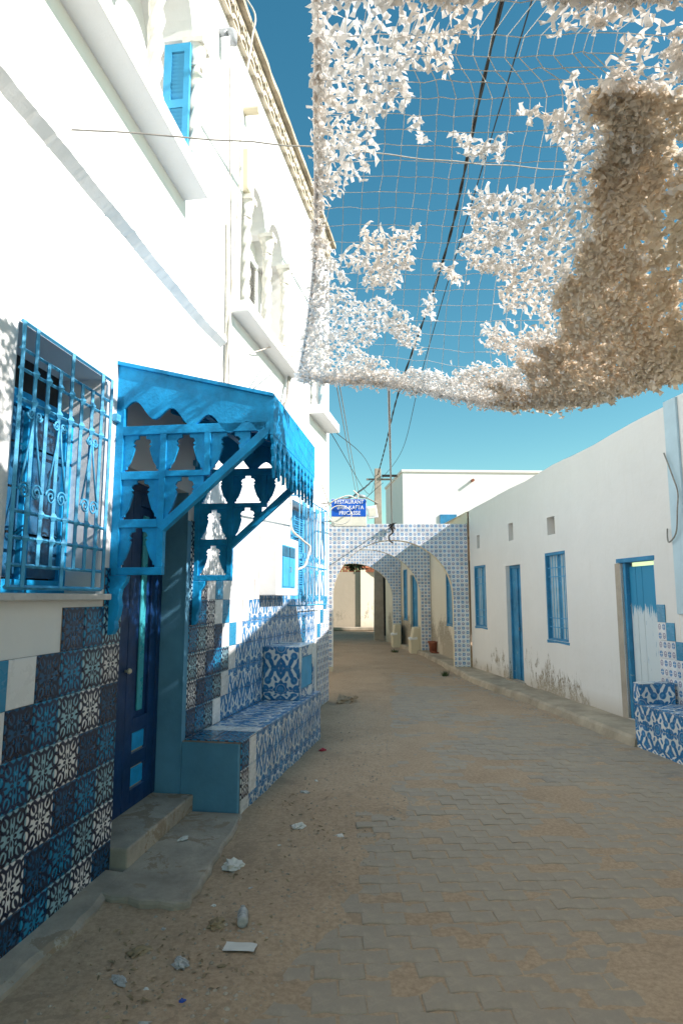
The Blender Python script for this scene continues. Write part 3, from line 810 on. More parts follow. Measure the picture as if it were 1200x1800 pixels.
# front fascia with pendant fringe
mb = MB(); mb.box(S0, S1, -DP-.022, -DP, 2.55, 2.795); mb.build('fascia', BLUE, can, FL)
pend = [(-.062, .0), (.062, .0), (.062, -.02), (.03, -.05), (.045, -.085), (.022, -.12), (.036, -.155), (.012, -.20), (.0, -.25), (-.012, -.20), (-.036, -.155), (-.022, -.12), (-.045, -.085), (-.03, -.05), (-.062, -.02)]
pm_ = MB().prism(pend, 1, -DP-.02, -DP-.003).mesh('pendant', BLUE)
n = 11
for i in range(n): inst('pendant', pm_, can, FL @ T(S0 + .064 + i*(S1-S0-.128)/(n-1), 0, 2.549))
BELL = [(0, .10), (.10, .10), (.12, .20), (.20, .25), (.27, .19), (.30, .25), (.36, .20), (.55, .25), (.75, .32), (.86, .40), (.93, .40), (.94, .455), (1, .455)]
def side_panel(s):
    t = .045
    def bar(d0, d1, z0, z1, nm='rail'):
        MB().box(s, s+t, -d1, -d0, z0, z1).build(nm, BLUE, can, FL, bevel=.003)
    bar(.0, .05, 1.73, 2.82, 'post'); bar(.285, .325, 1.775, 2.575, 'stile'); bar(.56, .60, 2.315, 2.575, 'stile')
    bar(.05, .94, 2.575, 2.63); bar(.05, .285, 2.30, 2.35); bar(.325, .56, 2.315, 2.35); bar(.05, .285, 2.01, 2.06); bar(.05, .325, 1.73, 1.775)
    # diagonal brace
    q0, q1 = Vector((.30, 2.0)), Vector((.94, 2.575)); dn = (q1-q0).normalized(); nn = Vector((-dn.y, dn.x))*.025
    MB().prism([(-p.x, p.y) for p in (q0-nn, q1-nn, q1+nn, q0+nn)], 0, s-.005, s+t+.005).build('brace', BLUE, can, FL, bevel=.003)
    def above(d): return q0.y + (d-q0.x)*(q1.y-q0.y)/(q1.x-q0.x) + .02
    for d0, d1, z0, z1 in ((.05, .285, 2.35, 2.575), (.325, .56, 2.35, 2.575), (.60, .84, 2.35, 2.575), (.05, .285, 2.06, 2.30), (.325, .56, 2.06, 2.315), (.05, .285, 1.775, 2.01)):
        w_, h_ = d1-d0, z1-z0
        for sg in (0, 1):
            pts = [(0, 0), (0, 1)] + [(.5-hw, 1-tt) for tt, hw in BELL]
            poly = []
            for x_, y_ in pts:
                x_ = 1-x_ if sg else x_
                d = d0 + x_*w_; z = z0 + y_*h_
                if d > .325: z = max(z, above(d))
                poly.append((-d, z))
            out = []
            for q in poly:
                if not out or (abs(q[0]-out[-1][0]) + abs(q[1]-out[-1][1])) > 1e-4: out.append(q)
            if len(out) < 3 or max(q[1] for q in out)-min(q[1] for q in out) < .02: continue
            MB().prism(out, 0, s+.013, s+.031).build('fretwork', BLUE, can, FL)
    # corbel
    cb = [(0, 1.728), (.115, 1.728), (.105, 1.69), (.075, 1.65), (.066, 1.60), (.075, 1.55), (.068, 1.50), (.05, 1.46), (.055, 1.42), (.035, 1.385), (0, 1.38)]
    MB().prism([(-d, z) for d, z in cb], 0, s-.005, s+t+.005).build('corbel', BLUE, can, FL, bevel=.004)
    MB().box(s-.05, s+t+.01, -.03, -.002, 2.655, 2.70).build('wall_bracket', IRON, can, FL, bevel=.002)
side_panel(S0); side_panel(S1-.045)

# ================================================================== TILED BENCH
bench = thing('tiled_bench', 'long low bench faced with blue and white tiles beside the blue door', 'bench', FL2)
BD, BL = .46, 2.62
MB().box(-.06, BL, -BD, -.013, -.05, .522).build('core', TEAL, bench, FL2, bevel=.004)
g_ = MB()
g_.box(-.02, BL, -BD-.004, -BD, -.03, .53); g_.box(-.055, BL+.003, -BD-.010, -.013, .522, .527); g_.build('grout', GROUT, bench, FL2)
BF = FL2 @ T(0, -BD, 0)
ncol = 15
for r_ in range(3):
    z = .53 - (r_+1)*.21; h = .21
    if r_ == 2: z, h = -.03, .14
    for c in range(ncol):
        s = -.02 + c*UW
        nA = 2 - r_
        mt = T_AZ
        if c == 0: mt = (T_TEAL, T_WHITE, T_PW)[r_] if r_ else T_BLUE
        elif c == 1: mt = T_PW if r_ < 2 else T_AZ
        az = mt is T_AZ
        tile(bench, BF, s, z, UW, h, mt, g=G, fu=az and c % 2 == 1, fv=az and r_ % 2 == 0)
topF = FL2 @ T(0, -.0, .5275) @ Matrix.Rotation(R(90), 4, 'X')   # tile local z -> -y(out), face up
for c in range(ncol):
    for k, (d0, dh) in enumerate(((.016, .22), (.236, .228))):
        mt = T_BLUE if c < 2 else T_PW if c == 2 else T_AZ
        az = mt is T_AZ
        key = (UW, round(dh, 3), mt.name, 'top', az and c % 2 == 1, k)
        if key not in TC:
            TC[key] = tile_mesh(UW, dh, mt, fu=az and c % 2 == 1, fv=az and k == 1, g=1)
        # rotate +y face up: local z runs outwards
        M = FL2 @ T(-.02 + c*UW, -d0, .527 + rnd.uniform(0, .0008)) @ Matrix(((1, 0, 0, 0), (0, 0, -1, 0), (0, 1, 0, 0), (0, 0, 0, 1)))
        inst('tile', TC[key], bench, M)
# raised block (planter-like armrest) on the bench
x0, x1, yb_ = 1.90, 2.58, .40
MB().box(x0, x1, -yb_, -.013, .53, 1.075).build('arm_block', TEAL, bench, FL2)
BE = FL2 @ T(x0, 0, 0) @ Matrix.Rotation(R(-90), 4, 'Z')          # local x -> -y (outwards)
for c in range(2):
    for r_ in range(3):
        h = (.10, .225, .222)[r_]; z = .535 + (0, .10, .325)[r_]
        if r_ == 0: h = .10
        tile(bench, FL2 @ T(x0, -.016 - c*.192, 0) @ Matrix.Rotation(R(-90), 4, 'Z'), 0, z, .192, h, T_AZ, d=.001, g=-1, fu=c == 0, fv=r_ in (0, 2))
FB = FL2 @ T(x0, -yb_, 0)
for s, z, w_, h_ in ((0, .535, .09, .54), (.09, .535, .47, .10), (.09, .965, .47, .11), (.56, .535, .12, .54)):
    tile(bench, FB, s, z, w_, h_, T_AZ, g=G, d=.001, rep=(1, 2) if h_ > .3 else (2, 1) if w_ > .3 else (1, 1))
MB().box(x0+.10, x0+.55, -yb_-.004, -yb_+.02, .645, .955).build('niche_panel', SHUT, bench, FL2)
key = 'blocktop'
TC[key] = tile_mesh(.34, .395, T_AZ, rep=(2, 2))
for c in range(2):
    inst('tile', TC[key], bench, FL2 @ T(x0 + c*.34, -.013, 1.076) @ Matrix(((1, 0, 0, 0), (0, 0, -1, 0), (0, 1, 0, 0), (0, 0, 0, 1))))

# ================================================================== METER BOX
mbx = thing('meter_box', 'white plastered meter box with small blue double doors on the tiled wall', 'meter box', FL2)
MB().box(1.72, 2.58, -.20, -.002, 1.62, 2.26).build('housing', WHITE, mbx, FL2, bevel=.01)
MB().box(1.90, 2.44, -.204, -.2005, 1.70, 2.17).build('frame', IRON, mbx, FL2)
for s in (1.92, 2.18):
    MB().box(s, s+.24, -.212, -.2045, 1.715, 2.04).build('door', SHUT, mbx, FL2, bevel=.003)
    MB().box(s, s+.24, -.209, -.2045, 2.045, 2.155).build('vent_grid', DARK, mbx, FL2)
    for i in range(5): MB().box(s+.01+i*.047, s+.022+i*.047, -.214, -.2095, 2.045, 2.155).build('vent_bar', IRON, mbx, FL2)
MB().tube([(2.17, -.213, 1.88), (2.17, -.232, 1.88), (2.17, -.232, 1.93), (2.17, -.213, 1.93)], .005, 6).build('latch', CABLE_G, mbx, FL2)

# ================================================================== RIGHT HOUSE
cot = thing('old_white_house', 'low whitewashed house with flaking base, blue barred windows and plank doors', 'house', FR)
def rtop(s): return 3.71 - .036*s + .025*noise.noise((s*.9, 4, 1)) + .010*noise.noise((s*5, 4, 1))
FR2 = frame(2.79, 14.05, -3.2); FR3 = frame(2.548, 18.38, -10.4)
HO = [(-.76, -.05, .13, 2.05, .17), (1.42, 2.12, .94, 2.30, .10), (3.12, 3.80, .12, 2.18, .15), (4.89, 5.60, 1.0, 2.26, .10),
      (1.71, 1.98, 2.58, 2.86, .14), (3.38, 3.60, 2.63, 2.95, .14), (5.2, 5.36, 2.62, 2.90, .12)]
wr = wall_shell(MB(), -1.16, 5.86, 0, rtop, [h for h in HO if h[1] < 5.8], 1, .22).build('wall', WHITE_R, cot, FR, fix=False)
wr2 = wall_shell(MB(), 0, 4.335, 0, 3.5, [(1.62, 2.32, .93, 2.28, .10)], 1, .3).build('wall', WHITE_IN, cot, FR2, fix=False)
wr3 = wall_shell(MB(), 0, 5.2, 0, 3.4, [(1.27, 2.03, .13, 2.3, .14), (2.36, 2.82, .9, 2.5, .10)], 1, .3).build('wall', WHITE_IN, cot, FR3, fix=False)
mb = MB(); n = 24                                  # thick wall head and roof
for i in range(n):
    a, b = -1.16 + 9.4*i/n, -1.16 + 9.4*(i+1)/n
    mb.poly([(a, 0, rtop(a)), (b, 0, rtop(b)), (b, -.30, rtop(b)-.01), (a, -.30, rtop(a)-.01)])
    mb.poly([(a, -.30, rtop(a)-.01), (b, -.30, rtop(b)-.01), (b, -.30, 3.0), (a, -.30, 3.0)])
mb.build('wall_head', WHITE_R, cot, FR, fix=False)
MB().box(-1.16, 8.2, -6, -.30, 2.95, 3.02).build('roof', CONC, cot, FR)
MB().box(2.0, 9.6, -6, -.05, 2.9, 2.96).build('roof', CONC, cot, FR2)
MB().box(0, .2, -6, -.01, 0, 3.1).build('end_wall', WHITE_IN, cot, FR3 @ T(5.0, 0, 0))
for a, b in ((1.71, 1.98), (3.38, 3.60), (5.2, 5.36)):
    MB().box(a, b, -.145, -.12, 2.55, 2.98).build('vent_back', CONC, cot, FR)
def barred(s0, s1, z0, z1, FR=FR):
    f_ = MB()
    for a, b, c, d in ((s0, s0+.035, z0, z1), (s1-.035, s1, z0, z1), (s0+.035, s1-.035, z0, z0+.03), (s0+.035, s1-.035, z1-.045, z1)): f_.box(a, b, -.09, -.004, c, d)
    o = f_.build('window_frame', DOORB, cot, FR, bevel=.003)
    n = 5; w_ = (s1-s0-.07)/n
    for i in range(n):
        MB().box(s0+.037+i*w_, s0+.035+(i+1)*w_-.004, -.095, -.075 + .006*(i % 2), z0+.03, z1-.045).build('plank', DOORP if i in (1, 3, 4) else DOORB, o, FR)
    for z in (z0+.20, z0+.34, z1-.38, z1-.24):
        MB().tube([(s0+.02, -.035, z), (s1-.02, -.035, z)], .007, 5).build('cross_bar', IRON, o, FR)
    for i in range(1, 7):
        s = s0 + .035 + i*(s1-s0-.07)/7
        MB().tube([(s, -.028, z0+.02), (s, -.028, z1-.03)], .0065, 5).build('bar', IRON, o, FR)
    m_ = MB(); q = rnd.uniform(0, 9)
    m_.prism([(s0-.03, z0-.005), (s1+.03, z0-.002), (s1+.02, z0-.05), ((s0+s1)/2, z0-.032), (s0-.02, z0-.045)], 1, -.002, .003); m_.build('painted_edge', DOORB, o, FR)
barred(1.42, 2.12, .94, 2.30); barred(4.89, 5.60, 1.0, 2.26); barred(1.62, 2.32, .93, 2.28, FR2); barred(2.36, 2.82, .9, 2.5, FR3)
def plank_door(s0, s1, z0, z1, y, mats, nm='door', n=5, FR=FR):
    f_ = MB()
    for a, b, c, d in ((s0, s0+.04, z0, z1), (s1-.04, s1, z0, z1), (s0+.04, s1-.04, z1-.05, z1)): f_.box(a, b, y-.04, y+.03, c, d)
    o = f_.build(nm, DOORB, cot, FR, bevel=.003); w_ = (s1-s0-.08)/n
    for i in range(n):
        MB().box(s0+.041+i*w_, s0+.04+(i+1)*w_-.005, y-.04, y + .004*(i % 2) + rnd.uniform(0, .003), z0+.01, z1-.05).build('plank', mats[i % len(mats)], o, FR)
    return o
d1 = plank_door(3.12, 3.80, .13, 2.18, -.10, [DOORB]); plank_door(1.27, 2.03, .14, 2.3, -.10, [DOORB], FR=FR3)
MB().box(3.455, 3.475, -.095, -.075, .15, 2.12).build('meeting_bead', DOORB, d1, FR)
MB().tube([(3.44, -.09, 1.02), (3.44, -.07, 1.02), (3.44, -.07, 1.06), (3.44, -.09, 1.06)], .006, 6).build('handle', CABLE_G, d1, FR)
MB().box(3.05, 3.86, .0, .05, .11, .145).build('threshold', CONC, d1, FR)
# half-painted plank door by the tiled bench
m, nt, p = newmat('half_painted_boards')
z = objz(nt); e = X(tex(nt, 3, 5, .7, stretch=(9, 9, .6)))*.55 + X(tex(nt, 18, 4, .7))*.1
msk = (z + e).step(1.78, .05)
cc = mix(nt, msk, (.02, .26, .47), (.62, .70, .74))
cc = mix(nt, X(tex(nt, 9, 8, .75, stretch=(3, 3, .5))).gt(.63)*.7, cc, (.05, .24, .42))
nt.links.new(cc, p.inputs['Base Color']); p.inputs['Roughness'].default_value = .65; bump(nt, p, tex(nt, 30, 5, .7, stretch=(3, 3, .3)), .3, .01)
HALF = m
f_ = MB(); f_.box(-.115, -.055, -.12, -.03, .13, 2.03); od = f_.build('old_door', DOORB, cot, FR, bevel=.004)
for i in range(5):
    MB().box(-.12-(i+1)*.13, -.124-i*.13, -.12, -.085 + rnd.uniform(0, .006), .14, 1.98).build('plank', HALF, od, FR)
MB().box(-.78, .02, -.10, .012, 2.03, 2.085).build('lintel', DOORB, cot, FR, bevel=.006)
MB().box(-.05, .075, -.16, .004, .10, 2.03).build('rough_jamb', CONCP, cot, FR, bevel=.01)
# stepped tile patch beside that door
for k, (col_, top) in enumerate(((0, 1.52), (1, 1.32), (2, 1.12))):
    s = -.775 - (k+1)*.15
    tile(wr, FR, s, top-.2, .15, .2, T_PB, g=1)
    z = top-.4; first = True
    while z > .3:
        tile(wr, FR, s, z, .15, .2, T_MO, g=1, rep=(1, 1)); z -= .2
# neighbour with pale blue pilaster; unseen taller part added to shade the left house
nb = thing('pale_trimmed_house', 'white neighbour house with pale blue pilaster beyond the tiled stone seat', 'house', FR)
MB().box(-1.62, -1.163, -5, -.0, 0, 3.80).build('wall', WHITE, nb, FR)
MB().box(-16, -1.62, -6, -.0, 0, 4.65).build('unseen_shade_wall', WHITE, nb, FR)
MB().box(-1.38, -1.166, .0015, .03, 1.42, 3.79).build('pilaster', PALEB, nb, FR, bevel=.006)
MB().box(-1.90, -1.46, .0015, .02, .0, 1.38).build('plinth', WHITE_R, nb, FR)
# tiled seat on the right
rb = thing('tiled_street_bench', 'blue and white tiled street seat with low armrest by the half-painted door', 'bench', FR)
RD = .44
MB().box(-4.4, -.93, .0, RD, -.05, .452).build('core', CONC, rb, FR); MB().box(-1.06, -.93, .04, RD, .452, .672).build('armrest', CONC, rb, FR)
RF = FR @ T(0, RD, 0)
for c in range(11):
    s = -.93 - (c+1)*.2
    for r_, (z, h) in enumerate(((-.03, .08), (.05, .2), (.25, .2))):
        tile(rb, RF, s, z, .2, h, T_AZ, d=.001, g=1, fu=c % 2 == 0, fv=r_ % 2 == 1)
tile(rb, RF, -1.06, .452, .13, .22, T_AZ, d=.001, g=1)
for c in range(2): tile(rb, FR @ T(-1.061, .045 + c*.2, 0) @ Matrix.Rotation(R(90), 4, 'Z'), 0, .452, .2, .22, T_AZ, d=.001, g=1, fu=c == 1)
TOPM = Matrix(((1, 0, 0, 0), (0, 0, 1, 0), (0, 1, 0, 0), (0, 0, 0, 1)))
for c in range(11):
    for k in range(2):
        key = ('rt', c % 2, k)
        if key not in TC: TC[key] = tile_mesh(.2, .22, T_AZ, fu=c % 2 == 0, fv=k == 1)
        if c > 0 or True: inst('tile', TC[key], rb, FR @ T(-1.062-(c+1)*.2, .002 + k*.22, .453) @ TOPM)
TC['rta'] = tile_mesh(.132, .40, T_AZ, rep=(1, 2)); inst('tile', TC['rta'], rb, FR @ T(-1.061, .041, .673) @ TOPM)

# ================================================================== ARCHWAYS
def archway(label, Y, x0, x1, zt, cx, rx, rz, zs, th, ts):
    F_ = T(0, Y, 0); t = thing('tiled_archway', label, 'archway', F_, 'tiled archways across the street')
    def hi(x):
        q = (x-cx)/rx; return zs + rz*math.sqrt(max(0, 1-q*q))
    hole = (cx-rx, cx+rx, -.1, hi, th, [cx + rx*math.cos(math.pi*i/28) for i in range(29)])
    mb = wall_shell(MB(), x0, x1, -.1, zt, [hole], -1, .5)
    b2 = wall_shell(MB(), x0, x1, -.1, zt, [hole[:4] + (0, hole[5])], -1, .5)
    mb.v += [(v[0], th, v[2]) for v in b2.v]; k = len(mb.v)-len(b2.v)
    mb.f += [tuple(i+k for i in f) for f in b2.f]; mb.uv += [None]*len(b2.f)
    mb.poly([(x0, 0, zt), (x1, 0, zt), (x1, th, zt), (x0, th, zt)])
    for x in (x0, x1): mb.poly([(x, 0, -.1), (x, th, -.1), (x, th, zt), (x, 0, zt)])
    mb.build('arch_body', CREAM, t, F_, fix=False)
    lo = lambda x: hi(x) + .006 if abs(x-cx) < rx else -99
    nx_ = int((x1-x0)/ts)+1; nz = int((zt-.12)/ts)+1
    for i in range(nx_):
        a, b = x1-(i+1)*ts, x1-i*ts; a = max(a, x0)
        if b-a < .03: continue
        for j in range(nz):
            z0_, z1_ = zt-(j+1)*ts, zt-j*ts
            z0_ = max(z0_, .12)
            if z1_-z0_ < .03: continue
            ss_ = [a + (b-a)*k/6 for k in range(7)]
            for e in (cx-rx, cx+rx):
                if a < e < b: ss_ += [e-.0005, e+.0005]
            ss_.sort(); lows = [max(z0_, lo(s)) for s in ss_]
            if all(l <= z0_ + 1e-6 for l in lows) and b-a > ts-.001 and z1_-z0_ > ts-.001:
                tile(t, F_, a, z0_, ts, ts, T_MO, g=-1, d=.001); continue
            run = [(s, l) for s, l in zip(ss_, lows) if l < z1_-.004]
            if len(run) < 2: continue
            # the open side under the arch: keep only the part outside the opening
            pts = [(s, z1_-.0015) for s, l in run][::-1]
            poly = [(s, l) for s, l in run] + [pts[0], pts[-1]]
            ar = 0
            for k in range(len(poly)):
                p0, p1 = poly[k], poly[(k+1) % len(poly)]; ar += p0[0]*p1[1]-p1[0]*p0[1]
            if abs(ar)/2 < 2e-4: continue
            mb = MB(); n = len(poly); y = -.008
            zz = zt-(j+1)*ts
            uv = [((p[0]-(b-ts))/ts, (p[1]-zz)/ts) for p in poly]
            mb.poly([(p[0], y, p[1]) for p in poly], uv)
            for k in range(n):
                q = (k+1) % n
                mb.poly([(poly[k][0], y, poly[k][1]), (poly[q][0], y, poly[q][1]), (poly[q][0], -.001, poly[q][1]), (poly[k][0], -.001, poly[k][1])], [uv[k], uv[q], uv[q], uv[k]])
            mb.build('tile', T_MO, t, F_)
    return t
archway('tiled street archway with a frayed rope knotted to its crown', 14.05, -.55, 2.78, 3.215, 1.13, 1.31, 1.25, 1.60, .16, .186)
archway('tiled street archway with the terracotta pot at its pier', 18.35, -1.2, 2.54, 3.45, .70, 1.55, 1.36, 1.60, .16, .186)
archway('tiled street archway farthest back, opening onto the beige yard wall', 21.4, -1.5, 1.98, 3.35, .38, 1.31, 1.12, 1.60, .16, .186)
# unseen wall added left of the passage to block light
lw = thing('light_block_wall', 'unseen plain wall added left of the arched passage to block light', 'wall', T(-1.25, 16, 0))
MB().box(-.25, .0, -6, 8, 0, 3.3).build('wall', WHITE_IN, lw)
# plaster street seats between the arches
def street_seat(label, X_, Y_, w_, h_):
    t = thing('plaster_seat', label, 'street seat', T(X_, Y_, -.02))
    mb = MB(); h_ += .1; mb.prism([(0, 0), (0, h_*.55), (.04, h_*.62), (.26*w_, h_), (w_*.9, h_), (w_*.9, 0)], 1, -.20, .42); mb.build('seat', CREAM, t, bevel=.02)
    mb = MB(); mb.prism([(-.03, h_*.52), (-.03, h_*.60), (w_*.5, h_*.66), (w_*.5, h_*.56)], 1, -.215, .30); mb.build('seat_slab', WHITE, t, bevel=.012)
street_seat('cream plaster street seat against the middle arch pier', 1.98, 18.75, .38, .66)
street_seat('cream plaster street seat under the far arch pier', 1.64, 21.0, .30, .66)
# terracotta pot
pot = thing('flower_pot', 'broken terracotta pot at the foot of the middle arch', 'pot', T(2.50, 17.7, .115))
MB().lathe([(.09, 0), (.10, .02), (.13, .24), (.15, .25), (.15, .30), (.125, .30), (.11, .05), (.0, .04)], n=18).build('pot_body', TERRA, pot, smooth=True)
mb = MB(); mb.lathe([(.16, 0), (.19, .035), (.175, .035), (.15, .012), (0, .012)], n=18); mb.build('saucer', TERRA, pot, T(2.58, 17.55, .115), smooth=True)

# ================================================================== BEYOND THE ARCHES
yw = thing('yard_wall', 'weathered beige wall with red brick courses on top beyond the arches', 'wall', T(-3, 32, 0))
MB().box(-4, 3.95, 0, .3, -.1, 2.86).build('wall', BEIGE, yw, T(-3, 32, 0))
bm_ = MB().box(0, .30, 0, .12, 0, .085).mesh('brick', BRICK)
for r_ in range(4):
    for c in range(14):
        if r_ == 3 and rnd.random() < .4: continue
        inst('brick', bm_, yw, T(-1.6 + c*.32 + (.16 if r_ % 2 else 0) - .6, 32.0 + rnd.uniform(-.01, .01), 2.865 + r_*.095))
MB().box(-6, 5, -.6, -.05, 0, .16).build('footing', KERB, yw, T(-3, 31.9, 0), bevel=.03)
lit = thing('sunlit_yard_wall', 'cream yard wall catching the sun beside the beige wall', 'wall', T(.95, 31.9, 0))
MB().prism([(.0, 0), (2.4, .9), (2.4, 1.1), (0, .2)], 2, 0, 3.05).build('wall', WHITE_IN, lit)
bl = MB().box(0, .40, -.1, .1, 0, .09)
me = bl.mesh('brick', BRICK)
for r_ in range(3):
    for c in range(5): inst('brick', me, lit, T(.95 + c*.40 + .05, 31.93 + .15*c, 3.055 + r_*.1) @ Matrix.Rotation(R(20), 4, 'Z'))
sh = thing('dim_corner_house', 'house corner coloured dark for shade past the last archway', 'house', T(1.75, 23.2, 0))
wall_shell(MB(), 0, 6, 0, 3.25, [(1.4, 2.2, 0, 2.2, .3)], 1).build('wall', BEIGE_SHADE, sh, T(1.75, 23.4, 0) @ Matrix.Rotation(R(88), 4, 'Z'), fix=False)
MB().box(0, 4, -.15, .0, 0, 3.25).build('front_wall', BEIGE_SHADE, sh, T(1.75, 23.4, 0))
MB().box(-.02, .22, -.2, .2, 0, 3.3).build('shade_strip', DARK, sh, T(1.66, 27.5, 0))  # dark strip standing in for the shaded interior
MB().box(0, 4, .3, 6, 3.2, 3.3).build('roof', CONC, sh, T(1.75, 23.4, 0))
fb = thing('white_block_house', 'bright white flat-roofed block rising behind the right-hand houses', 'house', T(2.53, 26, 0))
FBM = T(2.53, 26, 0)
mb = MB(); z = 6.75
A, B, C_, D_ = (0, 0), (9, 0.4), (9, 1.2), (-.40, 4.3)
for q0, q1 in ((A, B), (B, C_), (C_, D_), (D_, A)):
    mb.poly([(q0[0], q0[1], 0), (q1[0], q1[1], 0), (q1[0], q1[1], z), (q0[0], q0[1], z)])
mb.poly([(q[0], q[1], z) for q in (A, B, C_, D_)])
mb.build('wall', WHITE_FAR, fb, FBM, fix=False)
mb = MB(); mb.prism([(-.06, -.05), (9, .34), (9, .55), (.1, .16), (-.28, 4.3), (-.46, 4.3)], 2, 6.751, 6.86); mb.build('roof_lip', WHITE_FAR, fb, FBM, bevel=.02)
MB().tube([(2.9, .2, 6.42), (2.9, -.10, 6.40)], .06, 10).build('drain_spout', TERRA, fb, FBM)
MB().box(1.52, 2.2, .0, .12, 4.25, 4.98).build('window', DOORB, fb, FBM @ T(0, 0, 0))
MB().box(1.56, 2.16, .045, .065, 4.3, 4.93).build('window_pane', GLASSB, fb, FBM)

# ---- tree hanging over the yard
tree = thing('overhanging_tree', 'dark leafy tree hanging over the yard beyond the arches', 'tree', T(-1.6, 28, 0))
mb = MB(); mb.tube([(0, 0, -.1), (.05, 0, 1.2), (.2, 0, 2.4), (.6, .1, 3.4)], [.16, .14, .12, .07], 8)
mb.tube([(.2, 0, 2.4), (.9, -.1, 3.3), (1.7, -.1, 3.5), (2.3, 0, 3.25)], [.09, .06, .04, .015], 6); mb.tube([(.4, 0, 3.0), (-.3, .3, 4.0), (-.5, .4, 4.6)], [.08, .05, .02], 6)
mb.build('trunk', BARK, tree)
mb = MB(); cl = [(Vector((rnd.uniform(-1.2, 1.2), rnd.uniform(-.7, .7), rnd.uniform(3.3, 4.7))), .42) for _ in range(16)] + [(Vector((1.0 + i*.2, rnd.uniform(-.3, .3), 3.45 - .06*i*(i > 3))), .26) for i in range(8)] + [(Vector((1.9, 0, 3.05)), .2), (Vector((2.05, 0, 2.85)), .14)]
for c, r_ in cl:
    for _ in range(int(520*r_)):
        d = Vector((rnd.gauss(0, 1), rnd.gauss(0, 1), rnd.gauss(0, 1))).normalized()*r_*rnd.random()**.5
        a = Vector((rnd.gauss(0, 1), rnd.gauss(0, 1), rnd.gauss(0, .6))).normalized(); b = a.orthogonal().normalized()*.03; c0 = c + d
        mb.poly([c0-a*.06, c0+b, c0+a*.06, c0-b])
tag(mb.build('crown', LEAF, tree, fix=False), kind='stuff')

# ---- concrete pole with lamp
pole = thing('utility_pole', 'square concrete utility pole behind the arches with street lamp arm', 'pole', T(1.42, 24.6, 0))
PB = T(1.42, 24.6, 0)
mb = MB(); mb.v = [(x*w_, y*w_, z) for z, w_ in ((-.1, .19), (6.6, .12)) for x, y in ((-1, -1), (1, -1), (1, 1), (-1, 1))]
for q in ((0, 1, 5, 4), (1, 2, 6, 5), (2, 3, 7, 6), (3, 0, 4, 7), (4, 5, 6, 7)): mb.f.append(q); mb.uv.append(None)
mb.build('shaft', CONCP, pole, PB, bevel=.01)
MB().box(-.45, .55, -.03, .03, 6.15, 6.22).build('cross_arm', CABLE_G, pole, PB)
MB().box(.15, .75, -.05, .05, 6.26, 6.34).build('insulator_bracket', CABLE_B, pole, PB @ T(0, -.15, 0))
MB().tube([(0, -.12, 5.2), (-.3, -.2, 5.35), (-.55, -.3, 5.45)], .025, 8).build('lamp_arm', CABLE_G, pole, PB)
MB().lathe([(.0, 0), (.06, .02), (.075, .12), (.06, .26), (.03, .32)], n=12).build('lamp_head', PVC, pole, PB @ T(-.50, -.28, 5.44) @ Matrix.Rotation(R(-78), 4, 'Y'), smooth=True)

# ================================================================== SHOP SIGN
sg = thing('shop_sign', 'small blue restaurant sign board with white lettering on the house corner', 'sign', T(-.155, 9.6, 2.668))
SG = T(-.155, 9.6, 2.668)
MB().box(0, .535, 0, .07, 0, .42).build('box', SIGNC, sg, SG, bevel=.008)
MB().box(.004, .528, -.003, -.0005, .148, .414).build('blue_panel', SIGNB, sg, SG)
MB().tube([(.0, .03, .36), (-.28, .06, .36)], .012, 6).build('bracket', CABLE_G, sg, SG); MB().tube([(.0, .03, .08), (-.28, .06, .08)], .012, 6).build('bracket', CABLE_G, sg, SG)
def lettering(txt, size, loc, parent, mat, width=None):
    cu = bpy.data.curves.new('lettering', 'FONT'); cu.body = txt; cu.size = size; cu.align_x = 'CENTER'; cu.extrude = .0008; cu.offset = size*.012
    o = bpy.data.objects.new('lettering_tmp', cu); scene.collection.objects.link(o)
    dg = bpy.context.evaluated_depsgraph_get(); me = bpy.data.meshes.new_from_object(o.evaluated_get(dg)); bpy.data.objects.remove(o)
    me.name = 'lettering'; me.materials.clear(); me.materials.append(mat)
    k = 1
    if width: k = width/max(1e-4, max(v.co.x for v in me.vertices)-min(v.co.x for v in me.vertices))
    o = bpy.data.objects.new('lettering', me)
    return link(o, parent, WM[parent] @ T(*loc) @ Matrix.Rotation(R(90), 4, 'X') @ Matrix.Diagonal((k, 1, 1, 1)))
lettering('RESTAURANT', .083, (.27, -.0042, .345), sg, SIGNW, .44)
lettering('BRIK KAFTA', .083, (.29, -.0042, .26), sg, SIGNW, .40)
lettering('FRICASSE', .083, (.28, -.0042, .175), sg, SIGNW, .32)
fl = thing('flood_lamp', 'small white square flood lamp tilted beside the shop sign', 'lamp', T(.41, 9.6, 2.78) @ Matrix.Rotation(R(-9), 4, 'Y'))
MB().box(0, .15, 0, .035, 0, .19).build('casing', SIGNW, fl, bevel=.008); MB().box(.022, .128, -.004, -.0005, .03, .16).build('lens', SIGNC, fl)
MB().tube([(.0, .02, .15), (-.05, .03, .20), (-.06, .03, .1), (.0, .02, .05)], .008, 6).build('yoke', SIGNW, fl)

